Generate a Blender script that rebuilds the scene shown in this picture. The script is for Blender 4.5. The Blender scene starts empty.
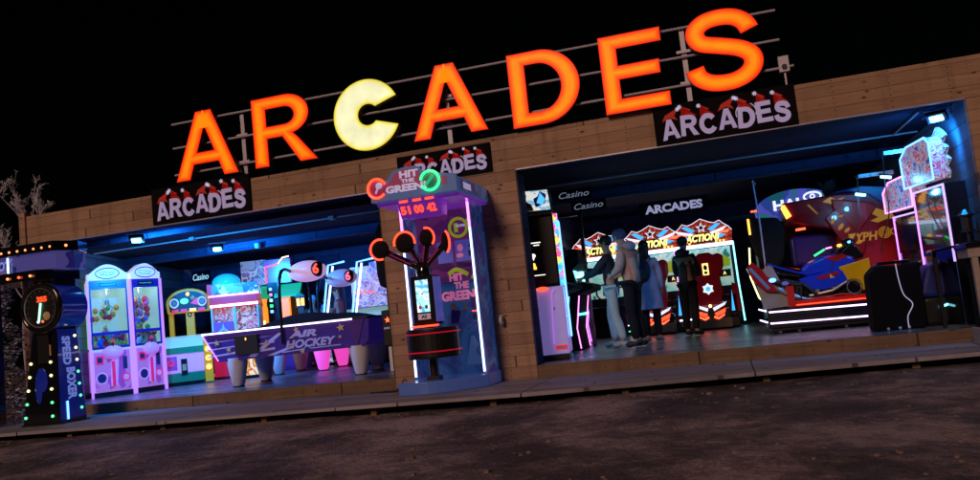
import bpy, bmesh, math, random
from mathutils import Vector, Matrix, Euler
random.seed(7)
PI = math.pi
sc = bpy.context.scene
COL = sc.collection

# ------------------------------------------------------------------ materials
MATS = {}
def _new(name):
    m = bpy.data.materials.new(name); m.use_nodes = True
    nt = m.node_tree; return m, nt, nt.nodes['Principled BSDF']

def M(name, col=(.5, .5, .5), rough=.5, metal=0., emit=None, es=0., vary=.12, bump=.0, scale=8., coat=0.):
    """surface with slight procedural variation"""
    if name in MATS: return MATS[name]
    m, nt, b = _new(name)
    N = nt.nodes; L = nt.links
    tc = N.new('ShaderNodeTexCoord'); nz = N.new('ShaderNodeTexNoise')
    nz.inputs['Scale'].default_value = scale; nz.inputs['Detail'].default_value = 5
    L.new(tc.outputs['Object'], nz.inputs['Vector'])
    mix = N.new('ShaderNodeMix'); mix.data_type = 'RGBA'
    mix.inputs[6].default_value = tuple(c*(1-vary) for c in col)+(1,)
    mix.inputs[7].default_value = tuple(min(1, c*(1+vary)) for c in col)+(1,)
    L.new(nz.outputs['Fac'], mix.inputs[0]); L.new(mix.outputs[2], b.inputs['Base Color'])
    b.inputs['Roughness'].default_value = rough; b.inputs['Metallic'].default_value = metal
    b.inputs['Coat Weight'].default_value = coat
    if rough > .7 and max(col) < .03: b.inputs['Specular IOR Level'].default_value = .15
    if bump:
        bp = N.new('ShaderNodeBump'); bp.inputs['Strength'].default_value = bump; bp.inputs['Distance'].default_value = .01
        L.new(nz.outputs['Fac'], bp.inputs['Height']); L.new(bp.outputs['Normal'], b.inputs['Normal'])
    if emit:
        b.inputs['Emission Color'].default_value = tuple(emit)+(1,)
        b.inputs['Emission Strength'].default_value = es
    MATS[name] = m; return m

def E(name, col, s, base=None):
    """something that gives off light: tube, bulb, lamp"""
    if name in MATS: return MATS[name]
    m, nt, b = _new(name)
    b.inputs['Base Color'].default_value = tuple(base or [min(.8, c*.5+.1) for c in col])+(1,)
    b.inputs['Emission Color'].default_value = tuple(col)+(1,); b.inputs['Emission Strength'].default_value = s
    b.inputs['Roughness'].default_value = .35
    MATS[name] = m; return m

def ART(name, cols, scale=6., es=1., kind='noise', dist=1.5, rough=.25, lit=True):
    """printed or backlit artwork: hard-edged colour fields"""
    if name in MATS: return MATS[name]
    m, nt, b = _new(name); N = nt.nodes; L = nt.links
    tc = N.new('ShaderNodeTexCoord')
    if kind == 'noise':
        t = N.new('ShaderNodeTexNoise'); t.inputs['Scale'].default_value = scale; t.inputs['Detail'].default_value = 3
        t.inputs['Distortion'].default_value = dist; out = t.outputs['Fac']; L.new(tc.outputs['Object'], t.inputs['Vector'])
        lo, hi = .32, .68
    elif kind == 'voronoi':
        t = N.new('ShaderNodeTexVoronoi'); t.inputs['Scale'].default_value = scale
        nz = N.new('ShaderNodeTexNoise'); nz.inputs['Scale'].default_value = scale*.7
        mx = N.new('ShaderNodeMix'); mx.data_type = 'VECTOR'; mx.inputs[0].default_value = .25
        L.new(tc.outputs['Object'], mx.inputs[4]); L.new(tc.outputs['Object'], nz.inputs['Vector']); L.new(nz.outputs['Color'], mx.inputs[5])
        L.new(mx.outputs[1], t.inputs['Vector'])
        sp = N.new('ShaderNodeSeparateColor'); L.new(t.outputs['Color'], sp.inputs[0]); out = sp.outputs[0]; lo, hi = 0., 1.
    else:
        t = N.new('ShaderNodeTexWave'); t.inputs['Scale'].default_value = scale; t.inputs['Distortion'].default_value = dist*3
        t.inputs['Detail'].default_value = 2; t.bands_direction = 'DIAGONAL'
        out = t.outputs['Fac']; L.new(tc.outputs['Object'], t.inputs['Vector']); lo, hi = 0., 1.
    r = N.new('ShaderNodeValToRGB'); r.color_ramp.interpolation = 'CONSTANT' if kind != 'soft' else 'LINEAR'
    el = r.color_ramp.elements
    n = len(cols)
    el[0].position = 0; el[0].color = tuple(cols[0])+(1,)
    el[1].position = lo+(hi-lo)*(n-1)/n; el[1].color = tuple(cols[-1])+(1,)
    for i in range(1, n-1):
        e = el.new(lo+(hi-lo)*i/n); e.color = tuple(cols[i])+(1,)
    hs = N.new('ShaderNodeHueSaturation'); hs.inputs['Value'].default_value = .4 if lit else 1
    L.new(out, r.inputs[0]); L.new(r.outputs[0], hs.inputs['Color']); L.new(hs.outputs[0], b.inputs['Base Color'])
    b.inputs['Roughness'].default_value = rough
    if lit:
        L.new(r.outputs[0], b.inputs['Emission Color']); b.inputs['Emission Strength'].default_value = es
    MATS[name] = m; return m

def WOOD(name, base, dark, plank=.15, length=2.6, axis='Z', along='X', rough=.7, knots=True, gap=.035, gloss_var=0., bump=.5, jit=.22):
    if name in MATS: return MATS[name]
    m, nt, b = _new(name); N = nt.nodes; L = nt.links
    def math_(op, a=None, b_=None, c=None):
        n = N.new('ShaderNodeMath'); n.operation = op
        for i, v in enumerate((a, b_, c)):
            if v is None: continue
            if isinstance(v, (int, float)): n.inputs[i].default_value = v
            else: L.new(v, n.inputs[i])
        return n.outputs[0]
    tc = N.new('ShaderNodeTexCoord'); se = N.new('ShaderNodeSeparateXYZ'); L.new(tc.outputs['Object'], se.inputs[0])
    A = se.outputs[axis]; B = se.outputs[along]
    u = math_('DIVIDE', A, plank); idx = math_('FLOOR', u); fr = math_('FRACT', u)
    wn = N.new('ShaderNodeTexWhiteNoise'); wn.noise_dimensions = '1D'; L.new(idx, wn.inputs['W'])
    v = math_('ADD', math_('DIVIDE', B, length), wn.outputs['Value']); vi = math_('FLOOR', v); vf = math_('FRACT', v)
    wn2 = N.new('ShaderNodeTexWhiteNoise'); wn2.noise_dimensions = '2D'
    cb = N.new('ShaderNodeCombineXYZ'); L.new(idx, cb.inputs[0]); L.new(vi, cb.inputs[1]); L.new(cb.outputs[0], wn2.inputs['Vector'])
    # grain
    cg = N.new('ShaderNodeCombineXYZ'); L.new(math_('MULTIPLY', B, .7), cg.inputs[0]); L.new(math_('MULTIPLY', A, 16), cg.inputs[1])
    L.new(math_('MULTIPLY', wn2.outputs['Value'], 40), cg.inputs[2])
    g = N.new('ShaderNodeTexNoise'); g.inputs['Scale'].default_value = 2.4; g.inputs['Detail'].default_value = 7; g.inputs['Roughness'].default_value = .65
    g.inputs['Distortion'].default_value = .6; L.new(cg.outputs[0], g.inputs['Vector'])
    big = N.new('ShaderNodeTexNoise'); big.inputs['Scale'].default_value = 1.3; big.inputs['Detail'].default_value = 3; L.new(tc.outputs['Object'], big.inputs['Vector'])
    t = math_('ADD', math_('MULTIPLY', g.outputs['Fac'], .75), math_('MULTIPLY', math_('SUBTRACT', wn2.outputs['Value'], .5), jit*2))
    t = math_('ADD', t, math_('MULTIPLY', math_('SUBTRACT', big.outputs['Fac'], .5), .5))
    r = N.new('ShaderNodeValToRGB'); e = r.color_ramp.elements
    e[0].position = .12; e[0].color = tuple(dark)+(1,); e[1].position = .72; e[1].color = tuple(base)+(1,)
    L.new(t, r.inputs[0]); col = r.outputs[0]
    def mixc(fac, c1, c2):
        x = N.new('ShaderNodeMix'); x.data_type = 'RGBA'; L.new(fac, x.inputs[0]); L.new(c1, x.inputs[6]); x.inputs[7].default_value = tuple(c2)+(1,); return x.outputs[2]
    if knots:
        ck = N.new('ShaderNodeCombineXYZ'); L.new(math_('MULTIPLY', B, 1.0), ck.inputs[0]); L.new(math_('MULTIPLY', A, 2.0), ck.inputs[1]); L.new(math_('MULTIPLY', idx, 3.3), ck.inputs[2])
        vo = N.new('ShaderNodeTexVoronoi'); vo.inputs['Scale'].default_value = 3.6; L.new(ck.outputs[0], vo.inputs['Vector'])
        kn = math_('LESS_THAN', vo.outputs['Distance'], .085)
        ring = N.new('ShaderNodeMapRange'); ring.inputs[1].default_value = .07; ring.inputs[2].default_value = .2; ring.inputs[3].default_value = .55; ring.inputs[4].default_value = 0
        L.new(vo.outputs['Distance'], ring.inputs[0])
        col = mixc(ring.outputs[0], col, [c*.8 for c in dark]); col = mixc(kn, col, [c*.25 for c in dark])
    gp = math_('MAXIMUM', math_('LESS_THAN', fr, gap), math_('LESS_THAN', vf, .012*2/length))
    col = mixc(gp, col, [c*.4 for c in dark])
    if knots:
        dx = math_('MULTIPLY', math_('SUBTRACT', math_('FRACT', math_('DIVIDE', B, .61)), .5), .61)
        dz = math_('MULTIPLY', math_('SUBTRACT', math_('FRACT', math_('MULTIPLY', u, 2)), .5), plank/2)
        nail = math_('LESS_THAN', math_('ADD', math_('MULTIPLY', dx, dx), math_('MULTIPLY', dz, dz)), .00006)
        col = mixc(nail, col, (.03, .025, .025))
        cs = N.new('ShaderNodeCombineXYZ'); L.new(math_('MULTIPLY', B, 7), cs.inputs[0]); L.new(math_('MULTIPLY', A, .8), cs.inputs[1])
        sn = N.new('ShaderNodeTexNoise'); sn.inputs['Scale'].default_value = 1; sn.inputs['Detail'].default_value = 4; L.new(cs.outputs[0], sn.inputs['Vector'])
        sm = N.new('ShaderNodeMapRange'); sm.inputs[1].default_value = .52; sm.inputs[2].default_value = .72; sm.inputs[3].default_value = 0; sm.inputs[4].default_value = .55
        L.new(sn.outputs['Fac'], sm.inputs[0]); col = mixc(sm.outputs[0], col, [c*.7 for c in dark])
    L.new(col, b.inputs['Base Color'])
    b.inputs['Roughness'].default_value = rough
    if rough > .85: b.inputs['Specular IOR Level'].default_value = .12
    if gloss_var:
        rr = math_('ADD', rough-gloss_var, math_('MULTIPLY', big.outputs['Fac'], gloss_var*2)); L.new(rr, b.inputs['Roughness'])
    h = math_('SUBTRACT', math_('MULTIPLY', g.outputs['Fac'], .25), math_('MULTIPLY', gp, 1.0))
    bp = N.new('ShaderNodeBump'); bp.inputs['Strength'].default_value = bump; bp.inputs['Distance'].default_value = .012
    L.new(h, bp.inputs['Height']); L.new(bp.outputs['Normal'], b.inputs['Normal'])
    MATS[name] = m; return m

def GLASS(name='glass', tint=(.9, .95, 1), gl=.12):
    if name in MATS: return MATS[name]
    m = bpy.data.materials.new(name); m.use_nodes = True; nt = m.node_tree; nt.nodes.clear()
    o = nt.nodes.new('ShaderNodeOutputMaterial'); t = nt.nodes.new('ShaderNodeBsdfTransparent'); g = nt.nodes.new('ShaderNodeBsdfGlossy')
    g.inputs['Roughness'].default_value = .05; t.inputs['Color'].default_value = tuple(tint)+(1,)
    x = nt.nodes.new('ShaderNodeMixShader'); x.inputs[0].default_value = gl
    nt.links.new(t.outputs[0], x.inputs[1]); nt.links.new(g.outputs[0], x.inputs[2]); nt.links.new(x.outputs[0], o.inputs['Surface'])
    MATS[name] = m; return m

# plain palette
M('black', (.012, .012, .014), .35); M('matte_black', (.010, .010, .012), .8, bump=.3)
M('dark_metal', (.05, .05, .06), .35, .8); M('steel', (.45, .44, .46), .35, .9); M('white_plastic', (.75, .74, .76), .35)
M('grey_plastic', (.3, .3, .32), .5); M('rubber', (.02, .02, .02), .7)
M('red_paint', (.45, .02, .02), .3, coat=.5); M('blue_paint', (.02, .05, .5), .25, coat=.6); M('yellow_glow_paint', (.75, .42, .02), .35, coat=.3, emit=(.8, .42, .02), es=.22)  # glow put into the yellow so it stays bright under the blue floods
M('purple_panel', (.10, .03, .30), .3); M('green_paint', (.03, .3, .12), .35); M('gold', (.75, .5, .2), .4)
M('teal_panel', (.03, .28, .32), .4); M('pink_panel', (.7, .12, .4), .4)
GLASS()
E('neon_white', (1, .82, 1), 2.6); E('neon_base', (.85, .6, 1), 3.0); E('neon_lilac', (.6, .4, 1), 1.3); E('neon_pink', (1, .25, .85), 2.6); E('neon_blue', (.12, .35, 1), 3.2)
E('neon_purple', (.55, .18, 1), 2.6); E('neon_red', (1, .05, .015), 3.0); E('neon_green', (.02, 1, .22), 2.4)
E('neon_cyan', (.25, .85, 1), 2.6); E('neon_orange', (1, .3, .02), 2.4); E('neon_ice', (.55, .7, 1), 3.0)
E('led_red', (1, .09, .03), 3.0); E('led_digit', (1, .05, .01), 2.2); E('led_yellow', (1, .85, .35), 2.6); E('led_green', (.1, 1, .35), 2.0)
E('led_warm', (1, .22, .07), 3.0); E('flood_glow', (.2, .7, 1), 5)

# ------------------------------------------------------------------ text / glyph meshes
_TX = {}
def _curve_mesh(cu):
    o = bpy.data.objects.new('tmp', cu); COL.objects.link(o)
    dg = bpy.context.evaluated_depsgraph_get(); me = bpy.data.meshes.new_from_object(o.evaluated_get(dg))
    vs = [v.co.copy() for v in me.vertices]; fs = [tuple(p.vertices) for p in me.polygons]
    bpy.data.objects.remove(o); bpy.data.curves.remove(cu); bpy.data.meshes.remove(me)
    return vs, fs
def text_geo(s, off=.012, ext=.02, sp=1.0, shear=0.):
    k = (s, off, ext, sp, shear)
    if k in _TX: return _TX[k]
    cu = bpy.data.curves.new('t', 'FONT'); cu.body = s; cu.offset = off; cu.extrude = ext; cu.resolution_u = 3
    cu.space_character = sp; cu.shear = shear; cu.fill_mode = 'BOTH'
    g = _curve_mesh(cu)
    xs = [v.x for v in g[0]]; ys = [v.y for v in g[0]]
    x0, x1, y0, y1 = min(xs), max(xs), min(ys), max(ys)
    vs = [Vector(((v.x-x0)/(x1-x0)-.5, (v.y-y0)/(y1-y0)-.5, v.z/ext)) for v in g[0]]
    _TX[k] = (vs, g[1]); return _TX[k]

def arc(cx, cy, rx, ry, a0, a1, n=14):
    return [(cx+rx*math.cos(math.radians(a0+(a1-a0)*i/n)), cy+ry*math.sin(math.radians(a0+(a1-a0)*i/n))) for i in range(n+1)]
def catmull(p, n=5):
    out = []
    for i in range(len(p)-1):
        p0 = p[max(0, i-1)]; p1 = p[i]; p2 = p[i+1]; p3 = p[min(len(p)-1, i+2)]
        for k in range(n):
            t = k/n
            out.append(tuple(.5*((2*p1[j])+(-p0[j]+p2[j])*t+(2*p0[j]-5*p1[j]+4*p2[j]-p3[j])*t*t+(-p0[j]+3*p1[j]-3*p2[j]+p3[j])*t**3) for j in range(len(p1))))
    out.append(tuple(p[-1])); return out
def ribbon(p, w):
    L_, R_ = [], []
    for i in range(len(p)):
        a = p[max(0, i-1)]; b = p[min(len(p)-1, i+1)]; dx, dy = b[0]-a[0], b[1]-a[1]; l = math.hypot(dx, dy) or 1
        L_.append((p[i][0]-dy/l*w, p[i][1]+dx/l*w)); R_.append((p[i][0]+dy/l*w, p[i][1]-dx/l*w))
    return L_+R_[::-1]
S_PATH = catmull([(.715, .69), (.665, .80), (.56, .88), (.41, .905), (.26, .88), (.165, .805), (.15, .71), (.21, .615), (.40, .55), (.58, .485), (.69, .40), (.715, .29), (.66, .18), (.54, .11), (.40, .092), (.25, .12), (.14, .20), (.10, .32)])
GLY = {
 'A': [[(0, 0), (.36, 1), (.60, 1), (.96, 0), (.745, 0), (.672, .22), (.288, .22), (.215, 0)], [(.345, .385), (.4125, .5825), (.46, .72), (.48, .78), (.50, .72), (.5475, .5825), (.615, .385), (.48, .385)]],
 'R': [[(0, 0), (0, 1), (.50, 1)]+arc(.50, .71, .34, .29, 90, -75, 16)+[(.66, .35), (.92, 0), (.67, 0), (.43, .40), (.205, .40), (.205, 0)],
       [(.205, .83), (.48, .83)]+arc(.48, .70, .145, .13, 90, -90, 10)+[(.205, .57)]],
 'C': [arc(.45, .5, .47, .5, 38, 322, 40)+arc(.45, .5, .26, .30, 322, 38, 34)],
 'D': [[(0, 0), (0, 1), (.38, 1)]+arc(.38, .5, .49, .5, 90, -90, 26)+[(.38, 0)], [(.21, .175), (.21, .825), (.36, .825)]+arc(.36, .5, .285, .325, 90, -90, 20)+[(.36, .175)]],
 'E': [[(0, 0), (0, 1), (.76, 1), (.76, .825), (.21, .825), (.21, .60), (.71, .60), (.71, .425), (.21, .425), (.21, .175), (.79, .175), (.79, 0)]],
 'S': [ribbon(S_PATH, .1)],
 'c': [arc(.5, .5, .5, .5, 24, 336, 44)+arc(.52, .5, .15, .15, 318, 42, 26)],
}
_GG = {}
def glyph_geo(ch, off=0., ext=.05):
    k = (ch, off, ext)
    if k in _GG: return _GG[k]
    cu = bpy.data.curves.new('g', 'CURVE'); cu.dimensions = '2D'; cu.fill_mode = 'BOTH'; cu.extrude = ext; cu.offset = off
    for lp in GLY[ch]:
        s = cu.splines.new('POLY'); s.points.add(len(lp)-1); s.use_cyclic_u = True
        for p, q in zip(s.points, lp): p.co = (q[0], q[1], 0, 1)
    g = _curve_mesh(cu); _GG[k] = g; return g

# ------------------------------------------------------------------ mesh builder
class MB:
    def __init__(s): s.v = []; s.f = []; s.m = []; s.T = Matrix()
    def add(s, vs, fs, m):
        n = len(s.v); s.v += [s.T @ Vector(v) for v in vs]; s.f += [tuple(i+n for i in f) for f in fs]; s.m += [m]*len(fs); return s
    def box(s, x0, x1, y0, y1, z0, z1, m='black'):
        return s.add([(x, y, z) for z in (z0, z1) for y in (y0, y1) for x in (x0, x1)],
                     [(0, 2, 3, 1), (4, 5, 7, 6), (0, 1, 5, 4), (2, 6, 7, 3), (0, 4, 6, 2), (1, 3, 7, 5)], m)
    def rbox(s, c, d, rot, m='black'):
        R = Euler(rot).to_matrix(); vs = [R @ Vector((x*d[0]/2, y*d[1]/2, z*d[2]/2))+Vector(c) for z in (-1, 1) for y in (-1, 1) for x in (-1, 1)]
        return s.add(vs, [(0, 2, 3, 1), (4, 5, 7, 6), (0, 1, 5, 4), (2, 6, 7, 3), (0, 4, 6, 2), (1, 3, 7, 5)], m)
    def prism(s, poly, ax, a, b, m='black'):
        """ax='y': poly in xz extruded a..b along y; 'x': poly in yz; 'z': poly in xy"""
        def P(p, t): return (p[0], t, p[1]) if ax == 'y' else ((t, p[0], p[1]) if ax == 'x' else (p[0], p[1], t))
        n = len(poly)
        return s.add([P(p, a) for p in poly]+[P(p, b) for p in poly],
                     [tuple(range(n)), tuple(range(2*n-1, n-1, -1))]+[(i, i+n, (i+1) % n+n, (i+1) % n) for i in range(n)], m)
    def tube(s, pts, r, m='black', seg=8, closed=False):
        pts = [Vector(p) for p in pts]; n = len(pts); rs = r if isinstance(r, (list, tuple)) else [r]*n
        vs = []; prev = None
        for i, p in enumerate(pts):
            a = pts[(i-1) % n] if (closed or i) else p; b = pts[(i+1) % n] if (closed or i < n-1) else p
            d = (b-a).normalized()
            if prev is None:
                prev = d.orthogonal().normalized()
            u = (prev-d*prev.dot(d))
            u = u.normalized() if u.length > 1e-6 else d.orthogonal().normalized()
            w = d.cross(u); prev = u
            for k in range(seg):
                t = 2*PI*k/seg; vs.append(p+(u*math.cos(t)+w*math.sin(t))*rs[i])
        fs = []
        for i in range(n if closed else n-1):
            j = (i+1) % n
            fs += [(i*seg+k, i*seg+(k+1) % seg, j*seg+(k+1) % seg, j*seg+k) for k in range(seg)]
        if not closed: fs += [tuple(range(seg))[::-1], tuple((n-1)*seg+k for k in range(seg))]
        return s.add(vs, fs, m)
    def cyl(s, p0, p1, r0, r1=None, m='black', seg=20): return s.tube([p0, p1], [r0, r0 if r1 is None else r1], m, seg)
    def ring(s, c, r, t, m, nrm='y', a0=0, a1=360, n=28, seg=6, rx=1.):
        pts = []
        full = abs(a1-a0) >= 360
        for i in range(n if full else n+1):
            a = math.radians(a0+(a1-a0)*i/n); x, z = r*math.cos(a)*rx, r*math.sin(a)
            pts.append({'y': (c[0]+x, c[1], c[2]+z), 'x': (c[0], c[1]+x, c[2]+z), 'z': (c[0]+x, c[1]+z, c[2])}[nrm])
        return s.tube(pts, t, m, seg, full)
    def ell(s, c, r, m='black', seg=14, rings=8, rot=None):
        vs = []; R = Euler(rot).to_matrix() if rot else Matrix.Identity(3)
        for i in range(rings+1):
            th = PI*i/rings
            for k in range(seg):
                ph = 2*PI*k/seg; vs.append(Vector(c)+R @ Vector((r[0]*math.sin(th)*math.cos(ph), r[1]*math.sin(th)*math.sin(ph), r[2]*math.cos(th))))
        return s.add(vs, [(i*seg+k, (i+1)*seg+k, (i+1)*seg+(k+1) % seg, i*seg+(k+1) % seg) for i in range(rings) for k in range(seg)], m)
    def lathe(s, prof, c, m='black', seg=20):
        vs = []
        for r, z in prof:
            for k in range(seg): a = 2*PI*k/seg; vs.append((c[0]+r*math.cos(a), c[1]+r*math.sin(a), c[2]+z))
        n = len(prof)
        return s.add(vs, [(i*seg+k, i*seg+(k+1) % seg, (i+1)*seg+(k+1) % seg, (i+1)*seg+k) for i in range(n-1) for k in range(seg)]+[tuple(range(seg))[::-1], tuple((n-1)*seg+k for k in range(seg))], m)
    def text(s, t, c, w, h, m, u=(1, 0, 0), v=(0, 0, 1), off=.012, d=.004, sp=1., shear=0.):
        vs, fs = text_geo(t, off, .02, sp, shear); u = Vector(u).normalized(); v = Vector(v).normalized(); n = u.cross(v)
        return s.add([Vector(c)+u*(p.x*w)+v*(p.y*h)+n*(p.z*d) for p in vs], fs, m)
    def glyph(s, ch, c, sx, sz, m, off=0., d=.05, tilt=0., u=(1, 0, 0), v=(0, 0, 1)):
        vs, fs = glyph_geo(ch, off, .05); u = Vector(u); v = Vector(v); n = u.cross(v); ct, st = math.cos(tilt), math.sin(tilt)
        out = []
        for p in vs:
            x, y = p.x*sx, p.y*sz; x, y = x*ct-y*st, x*st+y*ct
            out.append(Vector(c)+u*x+v*y+n*(p.z/.05*d))
        return s.add(out, fs, m)
    def star(s, c, r, m, d=.004, n=5, inner=.42, u=(1, 0, 0), v=(0, 0, 1), a0=90):
        u = Vector(u).normalized(); v = Vector(v).normalized(); nn = u.cross(v); pts = []
        for i in range(2*n):
            a = math.radians(a0+180*i/n); q = r if i % 2 == 0 else r*inner; pts.append(Vector(c)+u*(q*math.cos(a))+v*(q*math.sin(a)))
        k = 2*n; cc = Vector(c)
        vs = [p+nn*d for p in pts]+[p-nn*d for p in pts]+[cc+nn*d, cc-nn*d]
        return s.add(vs, [(i, (i+1) % k, 2*k) for i in range(k)]+[((i+1) % k+k, i+k, 2*k+1) for i in range(k)]+[(i, i+k, (i+1) % k+k, (i+1) % k) for i in range(k)], m)
    def build(s, name, parent=None, smooth=False, bevel=0., label=None):
        me = bpy.data.meshes.new(name); me.from_pydata([tuple(v) for v in s.v], [], s.f)
        names = []
        for x in s.m:
            if x not in names: names.append(x)
        for x in names: me.materials.append(MATS[x])
        me.polygons.foreach_set('material_index', [names.index(x) for x in s.m])
        if smooth: me.polygons.foreach_set('use_smooth', [True]*len(s.f))
        me.update()
        bm = bmesh.new(); bm.from_mesh(me); bmesh.ops.recalc_face_normals(bm, faces=bm.faces); bm.to_mesh(me); bm.free()
        if smooth:
            try: me.set_sharp_from_angle(angle=math.radians(42))
            except Exception: pass
        o = bpy.data.objects.new(name, me); COL.objects.link(o)
        if parent: o.parent = parent
        if bevel:
            b = o.modifiers.new('bevel', 'BEVEL'); b.width = bevel; b.segments = 2; b.limit_method = 'ANGLE'
        if label: o['label'] = label
        return o

def tag(o, label, cat, group=None):
    o['label'] = label; o['category'] = cat
    if group: o['group'] = group
    return o
def thing(name, label, cat, loc=(0, 0, 0), rz=0., group=None):
    o = bpy.data.objects.new(name, None); COL.objects.link(o); o.empty_display_size = .1
    o.location = loc; o.rotation_euler = (0, 0, rz); return tag(o, label, cat, group)
def struct(o): o['kind'] = 'structure'; return o
def copy_tree(o, parent=None):
    c = o.copy(); COL.objects.link(c); c.parent = parent
    for ch in list(o.children): copy_tree(ch, c)
    return c
def lamp(name, parent, loc, energy, col, r=.05, spot=None, rot=None):
    l = bpy.data.lights.new(name, 'SPOT' if spot else 'POINT'); l.energy = energy; l.color = col; l.shadow_soft_size = r
    if spot: l.spot_size = math.radians(spot); l.spot_blend = .6
    o = bpy.data.objects.new(name, l); COL.objects.link(o); o.parent = parent; o.location = loc
    if rot: o.rotation_euler = rot
    return o

# ------------------------------------------------------------------ camera
cam = bpy.data.cameras.new('camera'); co = bpy.data.objects.new('camera', cam); COL.objects.link(co); sc.camera = co
r = Vector((.95350668, .28218263, -.10582048)); u = Vector((.12805028, -.06148259, .9898601)); fw = Vector((-.27281521, .95738856, .09475762))
co.matrix_world = Matrix(((r.x, u.x, -fw.x, 0), (r.y, u.y, -fw.y, -10), (r.z, u.z, -fw.z, .695), (0, 0, 0, 1)))
cam.sensor_width = 36; cam.lens = 36*792.2/980; cam.clip_end = 500; cam.clip_start = .05

# ------------------------------------------------------------------ world + sun (night)
w = bpy.data.worlds.new('World'); sc.world = w; w.use_nodes = True; nt = w.node_tree
sky = nt.nodes.new('ShaderNodeTexSky'); sky.sky_type = 'NISHITA'; sky.sun_disc = False
sky.sun_elevation = math.radians(22); sky.sun_rotation = math.radians(192)
bg = nt.nodes['Background']; nt.links.new(sky.outputs[0], bg.inputs[0]); bg.inputs[1].default_value = .0001
sl = bpy.data.lights.new('sun', 'SUN'); sl.energy = .98; sl.angle = math.radians(14); sl.color = (1, .66, .49)
so = bpy.data.objects.new('sun', sl); COL.objects.link(so)
so.rotation_euler = (math.radians(65), 0, math.radians(-12))
sc.view_settings.view_transform = 'Standard'; sc.view_settings.look = 'None'; sc.view_settings.exposure = 0; sc.view_settings.gamma = 1
sc.view_settings.use_curve_mapping = False
sc.cycles.use_denoising = True
sc.cycles.max_bounces = 6; sc.cycles.diffuse_bounces = 3; sc.cycles.glossy_bounces = 3; sc.cycles.transparent_max_bounces = 12
sc.cycles.sample_clamp_indirect = 4; sc.cycles.caustics_reflective = False; sc.cycles.caustics_refractive = False

# ------------------------------------------------------------------ setting
WOOD('facade_wood', (.58, .35, .225), (.30, .165, .11), .142, 4.6, rough=.75, jit=.15)
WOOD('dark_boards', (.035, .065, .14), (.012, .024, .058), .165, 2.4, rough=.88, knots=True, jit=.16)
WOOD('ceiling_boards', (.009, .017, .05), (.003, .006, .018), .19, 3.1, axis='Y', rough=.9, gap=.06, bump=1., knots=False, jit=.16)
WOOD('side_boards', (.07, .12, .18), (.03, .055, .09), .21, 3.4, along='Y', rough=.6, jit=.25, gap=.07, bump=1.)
WOOD('floor_boards', (.20, .19, .21), (.05, .046, .056), .14, 2.2, axis='Y', rough=.33, knots=False, gloss_var=.22, gap=.06, bump=.8, jit=.3)
WOOD('walk_boards', (.46, .41, .48), (.2, .17, .21), .15, 3.2, axis='Y', rough=.6, knots=False, gloss_var=.2, gap=.045, bump=.9)
WOOD('kick_wood', (.34, .21, .13), (.12, .07, .045), .4, 2.4, rough=.8)

def ground_mat():
    m, nt, b = _new('packed_dirt'); N = nt.nodes; L = nt.links
    tc = N.new('ShaderNodeTexCoord')
    def noise(s, d=6, rg=.6):
        n = N.new('ShaderNodeTexNoise'); n.inputs['Scale'].default_value = s; n.inputs['Detail'].default_value = d; n.inputs['Roughness'].default_value = rg
        L.new(tc.outputs['Object'], n.inputs['Vector']); return n.outputs['Fac']
    a, bb, c = noise(.9, 4), noise(6, 8, .72), noise(70, 4, .7)
    def mth(op, x, y):
        n = N.new('ShaderNodeMath'); n.operation = op
        for i, v in enumerate((x, y)):
            if isinstance(v, (int, float)): n.inputs[i].default_value = v
            else: L.new(v, n.inputs[i])
        return n.outputs[0]
    t = mth('ADD', mth('MULTIPLY', a, .5), mth('ADD', mth('MULTIPLY', bb, .35), mth('MULTIPLY', c, .25)))
    r = N.new('ShaderNodeValToRGB'); e = r.color_ramp.elements
    e[0].position = .50; e[0].color = (.07, .05, .06, 1); e[1].position = .625; e[1].color = (.56, .43, .48, 1)
    q = e.new(.565); q.color = (.26, .195, .22, 1)
    L.new(t, r.inputs[0]); L.new(r.outputs[0], b.inputs['Base Color'])
    rr = N.new('ShaderNodeMapRange'); rr.inputs[1].default_value = .3; rr.inputs[2].default_value = .7; rr.inputs[3].default_value = .45; rr.inputs[4].default_value = .95
    L.new(bb, rr.inputs[0]); L.new(rr.outputs[0], b.inputs['Roughness'])
    vo = N.new('ShaderNodeTexVoronoi'); vo.inputs['Scale'].default_value = 22; L.new(tc.outputs['Object'], vo.inputs['Vector'])
    h = mth('ADD', mth('ADD', mth('MULTIPLY', bb, 1.2), mth('MULTIPLY', c, .35)), mth('MULTIPLY', vo.outputs['Distance'], -.4))
    bp = N.new('ShaderNodeBump'); bp.inputs['Strength'].default_value = 1; bp.inputs['Distance'].default_value = .05
    L.new(h, bp.inputs['Height']); L.new(bp.outputs['Normal'], b.inputs['Normal'])
    MATS['packed_dirt'] = m
ground_mat()
from mathutils import noise as mnoise
def grid(x0, x1, nx, y0, y1, ny, zf, m):
    b = MB(); vs = [(x0+(x1-x0)*i/nx, y0+(y1-y0)*j/ny) for j in range(ny+1) for i in range(nx+1)]
    b.add([(x, y, zf(x, y)) for x, y in vs], [(j*(nx+1)+i, j*(nx+1)+i+1, (j+1)*(nx+1)+i+1, (j+1)*(nx+1)+i) for j in range(ny) for i in range(nx)], m); return b
def gz(x, y):
    d = max(0, 1-abs(y+4)/9)*max(0, 1-abs(x+3)/14)
    return -.275+d*(.012*mnoise.noise(Vector((x*7, y*7, 1)))+.04*mnoise.noise(Vector((x*.6, y*.9, 0)))+.014*mnoise.noise(Vector((x*2.7, y*2.7, 4))))
struct(grid(-20, 12, 420, -12, 1.5, 190, gz, 'packed_dirt').build('ground', smooth=True))
g2 = MB()
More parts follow.
